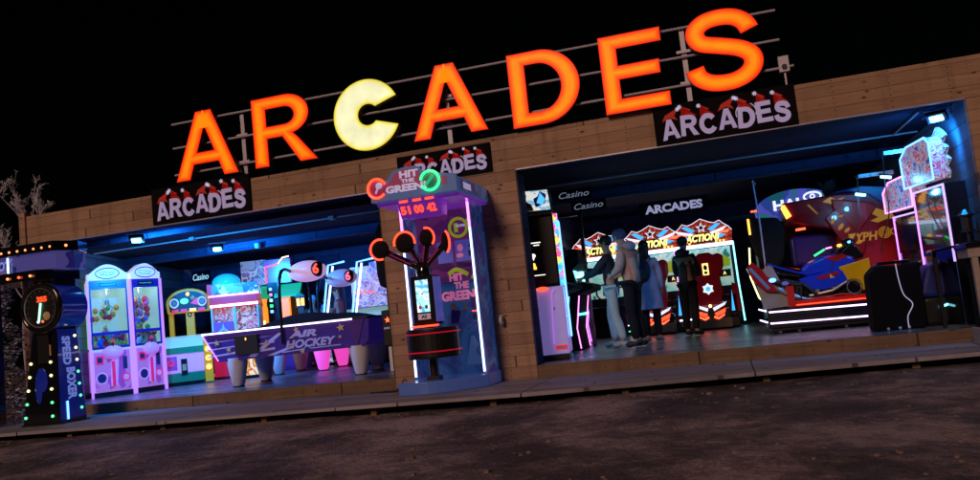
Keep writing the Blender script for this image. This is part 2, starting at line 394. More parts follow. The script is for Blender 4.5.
for (a, b_, c, d) in ((-220, 220, 1.5, 240), (-220, 220, -60, -12), (-220, -20, -12, 1.5), (12, 220, -12, 1.5)):
    g2.add([(a, c, -.275), (b_, c, -.275), (b_, d, -.275), (a, d, -.275)], [(0, 1, 2, 3)], 'packed_dirt')
struct(g2.build('far_ground'))
# loose stones over the dirt
pm = MB(); M('stone', (.26, .19, .175), .85, vary=.4, scale=3)
for i in range(900):
    x = random.uniform(-11, 4); y = random.uniform(-6.5, -1.5); s_ = random.uniform(.006, .02)*(1.8 if random.random() < .08 else 1)
    pm.ell((x, y, gz(x, y)+s_*.2), (s_*random.uniform(.8, 1.5), s_, s_*.6), 'stone', 5, 3, (0, 0, random.random()*3))
po = pm.build('gravel'); po['kind'] = 'stuff'; tag(po, 'small loose stones scattered over the packed dirt', 'gravel')

# low wooden walkway in front of the building, in segments that do not quite line up
def edge_y(x): return -1.72 if x < -2.2 else -1.72+.11*(x+2.2)
bm_ = MB(); xs = [-13, -11.4, -9.0, -6.7, -4.4, -2.2, 0.2, 2.5, 4.8, 7.0]
for a, b_ in zip(xs[:-1], xs[1:]):
    ya = edge_y(a)+random.uniform(-.02, .02); yb = edge_y(b_)+random.uniform(-.02, .02)
    bm_.prism([(a+.006, ya), (b_-.006, yb), (b_-.006, 0.0), (a+.006, 0.0)], 'z', -.198+random.uniform(-.004, .004), -.158+random.uniform(-.002, .002), 'walk_boards')
wk = bm_.build('walkway', bevel=.004); struct(wk)
bj = MB()
for k in range(14):
    x = -12.6+k*1.43; bj.box(x, x+.07, edge_y(x)+.12, 0, -.3, -.2, 'kick_wood')
struct(bj.build('walkway_joists'))
# floor of the rooms
struct(MB().prism([(-10.52, .03), (7, .03), (7, 8.2), (-12.9, 8.2)], 'z', -.12, 0, 'floor_boards').build('floor'))

bld = thing('arcade_building', 'long low wooden arcade hall with two wide open bays under a plank fascia', 'building', (-3.4, 0, 0))
def inb(mb, name, **k):
    o = mb.build(name, bld, **k); o.location = (3.4, 0, 0); return o
inb(MB().box(-10.44, 7, -.03, .06, 2.556, 3.038, 'facade_wood'), 'fascia')
inb(MB().box(-10.56, -10.442, -.06, .06, -.1, 3.1, 'facade_wood'), 'corner_post', bevel=.004)
inb(MB().box(-4.36, -2.40, -.032, .062, -.156, 2.554, 'facade_wood'), 'pillar')
inb(MB().box(2.88, 7, -.032, .062, -.156, 2.554, 'facade_wood'), 'end_panel')
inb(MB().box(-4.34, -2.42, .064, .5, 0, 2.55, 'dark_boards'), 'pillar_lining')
M('trim', (.5, .45, .6), .35, .4)
tr = MB().box(-10.44, -4.37, -.045, -.031, 2.548, 2.562, 'trim').box(-2.39, 2.87, -.045, -.031, 2.548, 2.562, 'trim').box(-4.372, -4.362, -.04, .06, 0, 2.54, 'black')
inb(tr, 'edge_trim')
kb = MB().box(-10.44, -4.362, -.02, .028, -.156, -.004, 'kick_wood').box(-2.398, 2.878, -.02, .028, -.156, -.004, 'kick_wood')
for x in (-9.2, -7.3, -5.6, -1.2, .4, 1.7):
    for z in (-.04, -.12): kb.cyl((x, -.022, z), (x, -.018, z), .006, m='steel', seg=6)
inb(kb, 'threshold_board')
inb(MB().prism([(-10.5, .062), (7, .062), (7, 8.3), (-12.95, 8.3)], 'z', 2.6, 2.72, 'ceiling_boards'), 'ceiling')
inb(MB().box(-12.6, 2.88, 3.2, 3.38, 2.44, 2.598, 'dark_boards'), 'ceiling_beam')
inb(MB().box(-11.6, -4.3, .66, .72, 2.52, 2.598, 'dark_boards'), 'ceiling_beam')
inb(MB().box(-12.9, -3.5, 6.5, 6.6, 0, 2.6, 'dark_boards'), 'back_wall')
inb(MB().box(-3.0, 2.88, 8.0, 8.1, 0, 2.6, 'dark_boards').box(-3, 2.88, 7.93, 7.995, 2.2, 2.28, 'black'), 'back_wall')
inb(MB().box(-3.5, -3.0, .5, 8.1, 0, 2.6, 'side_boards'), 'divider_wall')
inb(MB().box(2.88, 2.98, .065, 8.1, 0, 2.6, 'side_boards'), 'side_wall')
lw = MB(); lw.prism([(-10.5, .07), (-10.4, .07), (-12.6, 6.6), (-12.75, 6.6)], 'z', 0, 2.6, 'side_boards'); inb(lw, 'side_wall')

# ------------------------------------------------------------------ flood lamps
def flood(loc, rz, label, energy, tilt=.9, col=(.01, .29, 1), aim=0):
    t = thing('flood_lamp', label, 'flood light', loc, rz, 'blue flood lamps on the ceiling')
    MB().rbox((0, .02, 0), (.22, .06, .14), (tilt, 0, 0), 'dark_metal').build('housing', t, bevel=.008)
    MB().rbox((0, -.012, -.03), (.15, .03, .085), (tilt, 0, 0), 'flood_glow').build('lens', t, bevel=.014)
    MB().tube([(-.15, .02, 0), (-.15, .04, .09), (.15, .04, .09), (.15, .02, 0)], .009, 'steel').build('bracket', t)
    lamp('flood_light', t, (0, -.02, -.1), energy, col, .07, 165, (math.radians(62), 0, aim-rz))
    return t
flood((-8.58, .22, 2.46), .5, 'blue flood lamp hanging at the front edge of the left bay above the claw machines', 560)
flood((-8.75, 2.5, 2.46), .5, 'smaller looking blue flood lamp deep in the left bay above the red prize machine', 420)
flood((2.66, .35, 2.47), -.5, 'bright blue flood lamp in the top right corner of the right bay', 120, aim=.25, col=(.01, .34, 1))

cd = thing('ceiling_conduit', 'grey conduit pipe with junction boxes running under the ceiling of the left bay', 'pipe', (-7.4, 1.75, 2.57))
MB().tube([(-3.4, 0, 0), (3.0, 0, 0)], .014, 'grey_plastic').build('pipe', cd)
for x in (-1.3, 1.4): MB().box(x-.05, x+.05, -.05, .05, -.03, .03, 'grey_plastic').build('junction_box', cd, bevel=.004)
cd = thing('ceiling_conduit', 'grey conduit pipe running under the dark ceiling of the right bay', 'pipe', (.2, 1.9, 2.57))
MB().tube([(-2.6, 0, 0), (2.6, 0, 0)], .014, 'grey_plastic').tube([(2.3, 0, 0), (2.3, -1.5, 0)], .012, 'grey_plastic').build('pipe', cd)
dm = thing('dome_camera', 'small round grey camera dome on the beam of the left bay', 'camera', (-8.3, 3.14, 2.5))
MB().lathe([(.0, -.08), (.05, -.07), (.07, -.03), (.07, .02)], (0, 0, 0), 'grey_plastic').build('dome', dm, smooth=True)
# ------------------------------------------------------------------ roof sign
def sign_mat(name, c, s):
    E(name, c, s, tuple(q*.12 for q in c)); MATS[name].node_tree.nodes['Principled BSDF'].inputs['Specular IOR Level'].default_value = .1; nt = MATS[name].node_tree; N = nt.nodes; L = nt.links
    tc = N.new('ShaderNodeTexCoord'); nz = N.new('ShaderNodeTexNoise'); nz.inputs['Scale'].default_value = 5; nz.inputs['Detail'].default_value = 2
    mr = N.new('ShaderNodeMapRange'); mr.inputs[1].default_value = .3; mr.inputs[2].default_value = .7; mr.inputs[3].default_value = s*.84; mr.inputs[4].default_value = s*1.04
    L.new(tc.outputs['Object'], nz.inputs['Vector']); L.new(nz.outputs['Fac'], mr.inputs[0]); L.new(mr.outputs[0], N['Principled BSDF'].inputs['Emission Strength'])
for i, (g_, s_) in enumerate(((.028, .95), (.055, 1.0), (.09, 1.05), (.13, 1.1), (.18, 1.14), (.23, 1.18))): sign_mat('letter_glow_%d' % i, (1, g_, .004), s_)
for i, (c, s_) in enumerate((((.8, .62, .03), 1.0), ((.88, .76, .12), 1.05), ((.93, .84, .24), 1.05), ((.94, .89, .42), 1.05), ((.94, .9, .5), 1.05), ((.94, .91, .55), 1.05))): sign_mat('moon_glow_%d' % i, c, s_)
M('letter_side', (.12, .04, .05), .4); M('letter_side_gold', (.25, .2, .05), .4)
LET = [('A', -7.51, 3.14, 1.10, 1.0, 'first'), ('R', -6.17, 3.14, 1.08, 1.0, ''), ('c', -4.88, 3.12, 1.0, 1.0, ''), ('A', -3.72, 3.13, 1.09, .98, ''),
       ('D', -2.33, 3.07, 1.06, .98, ''), ('E', -1.12, 3.04, 1.02, 1.0, ''), ('S', -.10, 3.10, 1.12, 1.0, '')]
names = {0: 'glowing orange letter A at the left end of the big roof sign', 1: 'glowing orange letter R of the big roof sign', 2: 'round pale yellow letter C glowing in the big roof sign',
         3: 'glowing orange letter A right of the yellow letter in the roof sign', 4: 'glowing orange letter D of the big roof sign', 5: 'glowing orange letter E of the big roof sign', 6: 'glowing orange letter S at the right end of the big roof sign'}
for i, (ch, x, z, wx, hz, _) in enumerate(LET):
    t = thing('sign_letter', names[i], 'sign letter', (x, -.12, z), 0, 'illuminated letters of the roof sign')
    mat = 'moon_glow_%d' if ch == 'c' else 'letter_glow_%d'
    MB().glyph(ch, (0, .04, 0), wx, hz, 'letter_side_gold' if ch == 'c' else 'letter_side', d=.05).build('letter_side', t)
    f = MB(); offs = (0, -.012, -.024, -.038, -.054, -.072) if ch != 'c' else (0, -.012, -.024, -.04, -.06, -.09)
    for k, of in enumerate(offs): f.glyph(ch, (0, -.013-.0022*k, 0), wx, hz, mat % k, off=of, d=.001)
    f.build('letter_face', t)
rack = thing('roof_rack', 'three grey rails on posts holding the big roof letters', 'rack', (-3.3, .0, 3.04))
M('rail_metal', (.6, .54, .66), .5, .2)
for (za, zb) in ((4.06, 4.0), (3.69, 3.63), (3.28, 3.28)):
    MB().tube([(-4.33, 0, za-3.04), (4.33, 0, zb-3.04)], .018, 'rail_metal').build('rail', rack)
for x in (-6.44, -3.26, -.09):
    p = MB().box(x+3.3-.03, x+3.3+.03, .03, .075, -.1, .98, 'rail_metal')
    for z in (.22, .62): p.box(x+3.3-.09, x+3.3+.09, .0, .03, z+.03, z+.065, 'rail_metal')
    p.build('post', rack)
pj = thing('roof_projector', 'small grey spotlight box on the roof right of the letter S', 'spotlight', (1.04, -.02, 3.33)); pj.scale = (.68, .68, .68)
MB().box(-.09, .09, -.02, .1, -.16, .13, 'rail_metal').build('housing', pj, bevel=.01)
MB().cyl((0, -.022, -.07), (0, -.05, -.07), .045, m='black').build('lens', pj); MB().cyl((.09, .02, -.07), (.16, .02, -.07), .035, m='steel').build('side_nozzle', pj)
MB().box(-.015, .015, .02, .05, -.4, -.16, 'rail_metal').build('stand', pj)

# ------------------------------------------------------------------ ARCADES boards with santa hats
M('board_black', (.007, .005, .007), .9); M('letter_lilac', (.62, .58, .80), .6, emit=(.34, .28, .62), es=.32); M('hat_red', (.55, .03, .02), .7, emit=(.5, .02, .01), es=.18)
M('pompom', (.8, .8, .9), .7, emit=(.6, .6, .95), es=.35)
def hat_sign(x0, x1, z0, z1, label):
    W = x1-x0; H = z1-z0; t = thing('arcades_board', label, 'sign', ((x0+x1)/2, -.05, (z0+z1)/2), 0, 'ARCADES boards with santa hats on the fascia')
    MB().box(-W/2, W/2, -.015, .018, -H/2, H/2, 'board_black').build('panel', t, bevel=.003)
    wd = {'A': .96, 'R': .92, 'C': .84, 'D': .87, 'E': .79, 'S': .82}; tot = sum(wd[c] for c in 'ARCADES')+6*.13; em = W*.90/tot
    tl = [.05, -.04, .05, 0, -.06, .03, -.06]; dirs = [1, -1, -1, 1, -1, -1, -1]; xx = -W*.445
    for i, ch in enumerate('ARCADES'):
        lt = MB(); h = H*.50; lw_ = em*wd[ch]; base = -H*.40+H*.05*(i % 2)+(.02*H if i > 3 else 0)
        lt.glyph(ch, (xx+(-.02 if tl[i] < 0 else .0)*H, -.022, base), em, h, 'letter_lilac', off=.012 if ch == 'A' else .024, d=.006, tilt=tl[i]); lt.build('letter', t)
        cx = xx+lw_*.5; top = base+h+H*.02; d = dirs[i]
        MB().prism([(cx-lw_*.46, top-H*.05), (cx-lw_*.2*d-lw_*.05, top+H*.11), (cx+lw_*.34*d, top+H*.22), (cx+lw_*.44*d, top+H*.17), (cx+lw_*.22*d+lw_*.06, top+H*.07), (cx+lw_*.46, top-H*.05), (cx, top+H*.03)], 'y', -.024, -.016, 'hat_red').build('santa_hat', t)
        MB().star((cx+lw_*.5*d, -.027, top+H*.22), H*.062, 'pompom', n=7, inner=.6).build('pompom', t)
        if ch == 'D':
            MB().ring((cx, -.02, base+h*.72), lw_*.62, H*.009, 'pompom', a0=-20, a1=60).build('arm_outline', t); MB().ring((cx, -.02, base+h*.72), lw_*.62, H*.009, 'pompom', a0=120, a1=200).build('arm_outline', t)
        xx += em*(wd[ch]+.13)
hat_sign(-8.03, -6.34, 2.57, 3.11, 'black ARCADES board with santa hats above the left bay, below the first letter A')
hat_sign(-4.03, -2.70, 2.585, 2.97, 'smaller black ARCADES board with santa hats above the hit machine on the pillar')
hat_sign(-.56, 1.11, 2.565, 3.055, 'black ARCADES board with santa hats above the right bay, below the letter S')

# interior signs
def wall_sign(loc, w_, h_, s_, label, m='letter_lilac', shear=0., rz=0., off=.02, k='wall_sign'):
    t = thing(k, label, 'sign', loc, rz)
    MB().box(-w_/2, w_/2, -.01, .01, -h_/2, h_/2, 'board_black').build('panel', t)
    MB().text(s_, (0, -.016, 0), w_*.84, h_*.56, m, off=off, shear=shear).build('lettering', t); return t
E('casino_glow', (.35, .75, 1), .9); E('casino_dim', (.35, .4, .55), .35)
wall_sign((-12.02, 6.45, 2.37), .52, .27, 'Casino', 'small black Casino sign glowing cyan on the dark blue back wall', 'casino_glow', .3, off=.0)
wall_sign((-2.04, 2.2, 2.44), .57, .17, 'Casino', 'upper dim Casino sign at the left of the right bay', 'casino_dim', .3, off=.0)
wall_sign((-1.86, 2.4, 2.26), .55, .17, 'Casino', 'lower Casino sign right above the tall dark cabinets', 'casino_dim', .3, off=.0)
M('letter_grey', (.6, .6, .7), .6, emit=(.45, .42, .65), es=.55)
wall_sign((-.65, 4.2, 2.25), 1.18, .27, 'ARCADES', 'dark ARCADES sign with plain grey letters hung inside above the racing machines', 'letter_grey', off=.045)

# ================================================================== MACHINES
PLUSH = []
for i, c in enumerate(((.8, .05, .08), (.9, .35, .05), (.1, .5, .15), (.85, .8, .75), (.1, .25, .8), (.8, .2, .5), (.85, .65, .1))):
    M('plush_%d' % i, c, .9, vary=.2, bump=.4, scale=60); PLUSH.append('plush_%d' % i)
E('race_yellow', (1, .8, .25), 1.6); E('race_blue', (.05, .4, 1), 1.4); E('race_ice', (.75, .8, .95), 1.2)
M('flame_gold', (.75, .4, .04), .3, emit=(.7, .35, .03), es=.3)
# ---- claw machines
ART('claw_pink', [(.5, .14, .75), (.62, .28, .85), (.42, .1, .66), (.75, .45, .95)], 1.6, .42, dist=.5)
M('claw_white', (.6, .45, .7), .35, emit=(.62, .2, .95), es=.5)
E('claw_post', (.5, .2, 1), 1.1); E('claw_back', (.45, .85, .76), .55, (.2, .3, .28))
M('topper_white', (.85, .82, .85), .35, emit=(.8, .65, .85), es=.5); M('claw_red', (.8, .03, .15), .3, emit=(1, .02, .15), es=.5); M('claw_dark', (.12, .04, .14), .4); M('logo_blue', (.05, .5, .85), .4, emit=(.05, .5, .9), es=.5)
def claw(loc, rz, W, label, seed, pink):
    random.seed(seed); t = thing('claw_machine', label, 'claw machine', loc, rz, 'white claw machines in the left bay'); t.scale = (.96, .96, 1.09); D = .62; H = 2.12; h = W/2
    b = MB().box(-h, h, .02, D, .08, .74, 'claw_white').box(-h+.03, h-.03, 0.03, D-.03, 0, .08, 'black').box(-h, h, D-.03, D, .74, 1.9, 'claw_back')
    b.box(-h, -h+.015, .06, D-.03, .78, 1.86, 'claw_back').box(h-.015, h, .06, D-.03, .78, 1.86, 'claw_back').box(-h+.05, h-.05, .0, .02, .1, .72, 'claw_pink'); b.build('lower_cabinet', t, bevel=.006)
    # raised rounded joystick console
    c = MB().ell((.02, -.02, .70), (W*.26, .12, .11), 'claw_white').prism([(W*.0, .68), (-.04, .30), (-.04, .16), (.06, .16), (.08, .3), (W*.16, .64)], 'y', -.03, 0, 'claw_white')
    c.build('console', t, smooth=True)
    MB().tube([(.02, -.06, .76), (.02, -.08, .86)], .012, 'black').ell((.02, -.08, .88), (.028, .028, .028), 'claw_red').build('joystick', t, smooth=True)
    MB().box(-.015, .04, -.04, -.03, .16, .56, 'claw_red').build('light_strip', t)
    MB().box(-h+.08, -h+.20, -.012, 0, .52, .66, 'claw_red').box(-h+.1, -h+.18, -.016, -.012, .55, .63, 'claw_dark').build('coin_panel', t)
    MB().ring((-h+.16, -.005, .30), .085, .014, 'claw_white').cyl((-h+.16, 0, .30), (-h+.16, -.008, .30), .08, m='claw_dark').build('prize_door', t)
    MB().ring((h-.13, -.005, .29), .06, .01, 'claw_red').cyl((h-.13, 0, .29), (h-.13, -.008, .29), .045, m='claw_white').build('speaker', t)
    MB().box(h-.17, h-.1, -.01, 0, .42, .62, 'claw_dark').build('bill_slot', t)
    for s_ in (-1, 1):
        MB().box(s_*h-.02, s_*h+.02, -.015, .035, .0, 1.86, 'claw_post').build('corner_light', t)
    MB().box(-h+.03, h-.03, 0, .02, .76, .80, 'purple_panel').box(-h+.03, h-.03, 0, .02, 1.72, 1.86, 'purple_panel').box(-h+.028, -h+.055, .0, .02, .8, 1.72, 'purple_panel').box(h-.055, h-.028, 0, .02, .8, 1.72, 'purple_panel').box(-h+.03, h-.03, 0, .02, .98, 1.03, 'purple_panel').build('window_frame', t)
    MB().box(-h+.056, h-.056, .008, .012, .8, 1.72, 'glass').build('window', t)
    MB().box(-.15, .15, -.01, 0, 1.76, 1.82, 'black').box(-.12, .12, -.013, -.01, 1.78, 1.8, 'gold').build('score_panel', t)
    # arched topper
    pts = [(-h, 1.86), (-h, 1.97)]+[(x*h*.9, 1.97+.15*math.cos(x*PI/2)) for x in [-1+.2*i for i in range(11)]]+[(h, 1.97), (h, 1.86)]
    MB().prism(pts, 'y', -.02, .2, 'topper_white').build('topper', t, bevel=.012)
    lg = MB().ring((0, -.025, 1.97), .085, .008, 'purple_panel', rx=2.3)
    for k in range(5): lg.ring((-.11+.055*k, -.026, 1.985-.004*k), .02, .006, 'logo_blue', a0=0, a1=280, n=10)
    lg.tube([(-.12, -.026, 1.955), (0, -.026, 1.935), (.1, -.026, 1.94)], .007, 'logo_blue'); lg.build('logo', t)
    # claw
    cl = MB().cyl((0, .3, 1.86), (0, .3, 1.55), .012, m='steel').cyl((0, .3, 1.55), (0, .3, 1.48), .04, m='steel')
    for k in range(3):
        a = k*2.1; cl.tube([(0, .3, 1.5), (.09*math.cos(a), .3+.09*math.sin(a), 1.43), (.05*math.cos(a), .3+.05*math.sin(a), 1.34)], .008, 'steel')
    cl.build('claw', t)
    MB().box(-h+.06, h-.06, .2, .24, 1.84, 1.86, 'claw_back').build('ceiling_lamp', t)
    # the plush prizes, a heap nobody counts
    p = MB()
    for k in range(190):
        x = random.uniform(-h+.09, h-.09); y = random.uniform(.07, D-.1); z = .80+abs(random.gauss(0, .07))+(.12*y); s_ = random.uniform(.03, .06)
        m_ = random.choice(PLUSH); p.ell((x, y, z), (s_, s_, s_*random.uniform(.7, 1.1)), m_, 8, 5); p.ell((x+s_*.5, y-s_*.3, z+s_*.8), (s_*.5,)*3, m_, 6, 4)
    if pink:   # big toys hung at the back
        for k in range(26):
            x = random.uniform(-.16, .22); z = random.uniform(1.25, 1.55); p.ell((x, .42, z), (.06, .05, .06), random.choice(PLUSH[:1]+PLUSH[:2]+PLUSH[5:6]), 8, 5)
        for k in range(20): p.ell((random.uniform(-.2, .2), .35, random.uniform(1.0, 1.25)), (.05, .05, .05), random.choice(PLUSH), 8, 5)
    else:
        for k in range(12): p.ell((random.uniform(-.25, .25), .45, random.uniform(1.25, 1.45)), (.05, .04, .05), random.choice([PLUSH[0], PLUSH[1], PLUSH[2]]), 8, 5)
    o = p.build('plush_toys', t, smooth=True); o['kind'] = 'stuff'
    lamp('inner_light', t, (0, .25, 1.7), 3.5, (.85, .95, 1), .06)
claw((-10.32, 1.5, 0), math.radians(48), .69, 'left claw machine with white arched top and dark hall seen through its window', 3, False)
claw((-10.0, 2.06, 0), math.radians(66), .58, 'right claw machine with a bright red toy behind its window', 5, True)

# ---- speed boxer at the far left, on the walkway
ART('boxer_art', [(.02, .03, .28), (.04, .05, .42), (.12, .10, .42), (.02, .02, .2), (.25, .16, .4)], .9, .35, 'noise', .8)
M('gloss_black', (.008, .009, .014), .12, coat=1); M('boxer_blue', (.01, .025, .28), .2, coat=.8, emit=(.01, .04, .6), es=.12)
M('boxer_letter', (.35, .4, .8), .4, emit=(.25, .35, 1), es=.45); E('gauge_green', (.15, 1, .5), 1.6)
bx = thing('speed_boxer', 'tall dark boxing machine with a round dial and coloured bulbs at the left edge', 'boxing machine', (-9.07, -1.12, -.156))
zz = .156
T = MB()
def frust(mb, x0, x1, y0, y1, z0, X0, X1, Y0, Y1, z1, m):
    return mb.add([(x0, y0, z0), (x1, y0, z0), (x1, y1, z0), (x0, y1, z0), (X0, Y0, z1), (X1, Y0, z1), (X1, Y1, z1), (X0, Y1, z1)],
                  [(0, 3, 2, 1), (4, 5, 6, 7), (0, 1, 5, 4), (1, 2, 6, 5), (2, 3, 7, 6), (3, 0, 4, 7)], m)
frust(T, -.46, .16, 0, .50, .02, -.26, .14, .05, .42, 1.36, 'gloss_black').box(-.48, .18, -.02, .54, 0, .02, 'black')
T.build('body', bx, bevel=.012)
def sidept(s_, z, o=.006):   # point on the right face
    k = (z-.02)/1.34; x = .16+(.14-.16)*k; y0 = 0+.05*k; y1 = .50+(.42-.50)*k; return Vector((x+o, y0+(y1-y0)*s_, z))
sp_ = MB().add([sidept(.04, .06), sidept(.96, .06), sidept(.96, 1.3), sidept(.04, 1.3)], [(0, 1, 2, 3)], 'boxer_blue'); sp_.build('side_panel', bx)
st = MB(); uu = (sidept(.5, .4)-sidept(.5, 1.2)).normalized(); vv = (sidept(1, .7)-sidept(0, .7)).normalized()
st.text('SPEED', sidept(.40, 1.0, .012), .40, .14, 'boxer_letter', u=uu, v=vv, off=.035); st.text('BOXER', sidept(.52, .54, .012), .44, .15, 'boxer_letter', u=uu, v=vv, off=.035)
st.build('lettering', bx)
MB().tube([sidept(.3, .05, .014), sidept(.3, .3, .014)], .014, 'neon_blue').build('blue_tube', bx)
fp = MB(); fp.ell((-.1, -.0, .62), (.1, .006, .17), 'boxer_blue').ell((-.16, -.0, .5), (.06, .006, .2), 'boxer_blue').box(-.16, .04, .015, .05, .85, 1.25, 'black').box(.05, .07, .01, .05, .95, 1.1, 'gold'); fp.build('front_decal', bx)
# dial drum
dc = (-.03, -.02, 1.62)
MB().cyl((dc[0], .0, dc[2]), (dc[0], .48, dc[2]), .345, .33, 'boxer_blue', 36).build('drum', bx, smooth=True)
MB().ring((dc[0], -.01, dc[2]), .33, .035, 'gloss_black', n=44, seg=10).ring((dc[0], -.035, dc[2]), .27, .008, 'steel', n=44).build('dial_rim', bx, smooth=True)
dl = MB().cyl((dc[0], .0, dc[2]), (dc[0], -.02, dc[2]), .3, m='black', seg=36)
for k in range(13):
    a = math.radians(215-k*20.8); dl.rbox((dc[0]+.235*math.cos(a), -.024, dc[2]+.235*math.sin(a)), (.03, .004, .008), (0, -a, 0), 'steel')
dl.build('dial_face', bx)
MB().text('355', (dc[0]+.03, -.03, dc[2]+.12), .17, .075, 'led_digit', off=.03).build('red_digits', bx)
MB().rbox((dc[0]-.01, -.035, dc[2]-.06), (.035, .006, .26), (0, .18, 0), 'gauge_green').rbox((dc[0]-.005, -.04, dc[2]-.06), (.015, .006, .24), (0, .18, 0), 'neon_white').build('needle', bx)
MB().ell((dc[0]+.1, -.028, dc[2]-.12), (.06, .006, .06), 'gold').ell((dc[0]-.05, -.028, dc[2]-.19), (.02, .006, .02), 'neon_white').ell((dc[0]+.03, -.028, dc[2]-.19), (.018, .006, .018), 'led_red').build('dial_marks', bx)
# canopy
cn = MB(); yt = 2.14
cn.prism([(-1.6, -.06), (.22, -.02), (.38, .28), (.22, .62), (-1.6, .6)], 'z', yt+.26, yt+.40, 'gloss_black')
cn.prism([(-1.6, .0), (.20, .04), (.29, .28), (.20, .6), (-1.6, .6)], 'z', yt+.02, yt+.26, 'boxer_art')
cn.prism([(-1.6, -.08), (-.04, -.06), (.08, .1), (.08, .6), (-1.6, .6)], 'z', yt-.12, yt+.02, 'gloss_black'); cn.build('canopy', bx, bevel=.006)
MB().text('POWERSHOT', (-1.0, -.0, yt+.14), .9, .13, 'boxer_letter', off=.03, shear=.2).box(-.6, -.575, -.012, .0, yt+.03, yt+.25, 'neon_ice').build('canopy_lettering', bx)
MB().box(-.26, .12, .1, .46, 1.3, yt-.1, 'gloss_black').build('column', bx); MB().box(-1.5, -1.3, .2, .5, 0.02, yt-.1, 'gloss_black').build('column', bx)
def bulb(p, m, r=.02):
    MB().ell(p, (r, r, r), m, 8, 6).build('bulb', bx, smooth=True)
for k in range(13): bulb((-1.5+.14*k, -.065+.004*k, yt+.32), 'led_warm', .017)
bulb((.30, .14, yt+.33), 'led_warm', .021); bulb((.32, .36, yt+.33), 'led_warm', .021)
for k in range(8): bulb((-1.52+.2*k, -.085, yt-.06), 'led_warm' if k % 3 else 'led_red', .019)
BC = ['led_yellow', 'led_yellow', 'led_yellow', 'led_green', 'led_green']
for k in range(5):
    z = .86-.185*k; q = (z-.02)/1.34
    bulb((-.42+.19*q, -.005+.05*q, z), BC[k]); bulb((.06-.03*q, -.005+.05*q, z), BC[k])
BC2 = ['led_yellow', 'led_yellow', 'led_yellow', 'led_green', 'led_green', 'led_green', 'led_green']
for k in range(7): bulb(sidept(.82, 1.2-.17*k, .01), BC2[k])

# ---- ticket pusher with a sloped top
E('screen_mint', (.4, .75, .72), .38); E('lamp_orange', (1, .42, .04), 2.6)
pu = thing('coin_pusher', 'low pink and green coin pusher with a white sloped top beside the claw machines', 'coin pusher', (-9.98, 2.95, 0), math.radians(36))
b = MB().box(-.42, .36, 0, .9, .06, .24, 'green_paint').box(-.42, .36, 0, .9, .24, .66, 'claw_white').prism([(-.01, .66), (.92, .66), (.92, .95), (.3, .90), (-.01, .74)], 'x', -.43, .37, 'screen_mint'); b.box(-.4, .34, .03, .85, 0, .06, 'black')
b.build('cabinet', pu, bevel=.01)
MB().box(-.43, .37, -.012, -.0, .6, .72, 'green_paint').build('front_band', pu)
MB().box(-.32, -.12, -.014, 0, .3, .56, 'pink_panel').ring((-.22, -.02, .43), .05, .012, 'claw_red').box(-.05, .06, -.014, 0, .2, .5, 'black').box(-.03, .04, -.02, -.014, .28, .4, 'gold').build('coin_door', pu)
lp = MB().box(.37, .52, -.03, .3, .02, .86, 'yellow_glow_paint').box(.37, .52, -.03, .3, .0, .02, 'black'); lp.build('lamp_pillar', pu, bevel=.01)
for k in range(3): MB().cyl((.445, -.03, .30+.17*k), (.445, -.05, .30+.17*k), .052, m='lamp_orange').build('round_lamp', pu, smooth=True)

# ---- yellow face machine
M('eye_white', (.8, .8, .8), .4, emit=(.8, .9, 1), es=.25)
ym = thing('yellow_kids_machine', 'yellow children\'s game with an arched head, two round speakers and a panelled base', 'arcade game', (-10.52, 3.9, 0), math.radians(32)); ym.scale = (.9, .9, 1)
b = MB().box(-.5, .75, 0, .6, .05, .8, 'yellow_glow_paint').box(-.48, .73, .02, .58, 0, .05, 'black')
b.box(.28, .5, -.012, 0, .12, .7, 'blue_paint').box(.52, .74, -.012, 0, .12, .4, 'gold').box(.52, .74, -.012, 0, .43, .72, 'gold'); b.build('base', ym, bevel=.008)
MB().ell((.38, -.02, .55), (.06, .02, .08), 'yellow_glow_paint').ell((.38, -.02, .35), (.08, .02, .14), 'blue_paint').build('figure', ym, smooth=True)
MB().box(-.08, .1, .2, .38, .8, 1.5, 'yellow_glow_paint').ring((.01, .19, 1.38), .04, .015, 'black').build('column', ym, bevel=.02)
MB().box(-.46, -.36, .3, .5, .8, 1.5, 'yellow_glow_paint').build('side_post', ym, bevel=.02)
pts = [(-.46, 1.42)]+[(.48*math.cos(a)*1.0, 1.62+.30*math.sin(a)) for a in [PI-PI*i/12 for i in range(13)]]+[(.46, 1.42)]
MB().prism(pts, 'y', .12, .4, 'yellow_glow_paint').build('arched_head', ym, bevel=.02)
MB().prism([(p[0]*.86, 1.6+(p[1]-1.6)*.82) for p in pts], 'y', .10, .121, 'black').build('head_panel', ym)
for s_ in (-1, 1): MB().ring((s_*.3, .09, 1.63), .085, .02, 'eye_white').cyl((s_*.3, .1, 1.63), (s_*.3, .085, 1.63), .05, m='grey_plastic').build('speaker', ym, smooth=True)
MB().ell((-.08, .09, 1.66), (.09, .02, .06), 'led_green').ell((.1, .09, 1.72), (.05, .02, .05), 'gold').prism([(.05, 1.6), (.22, 1.56), (.2, 1.72)], 'y', .07, .1, 'claw_red').ell((0, .09, 1.8), (.04, .02, .04), 'lamp_orange').build('head_figures', ym)
hp = MB()
for k in range(4): hp.box(-.36+.19*k, -.22+.19*k, .085, .11, 1.44, 1.5, ['claw_red', 'claw_red', 'lamp_orange', 'claw_red'][k])
hp.build('head_buttons', ym)
MB().ell((.52, .25, .8), (.12, .12, .1), 'blue_paint').build('blue_dome', ym, smooth=True)

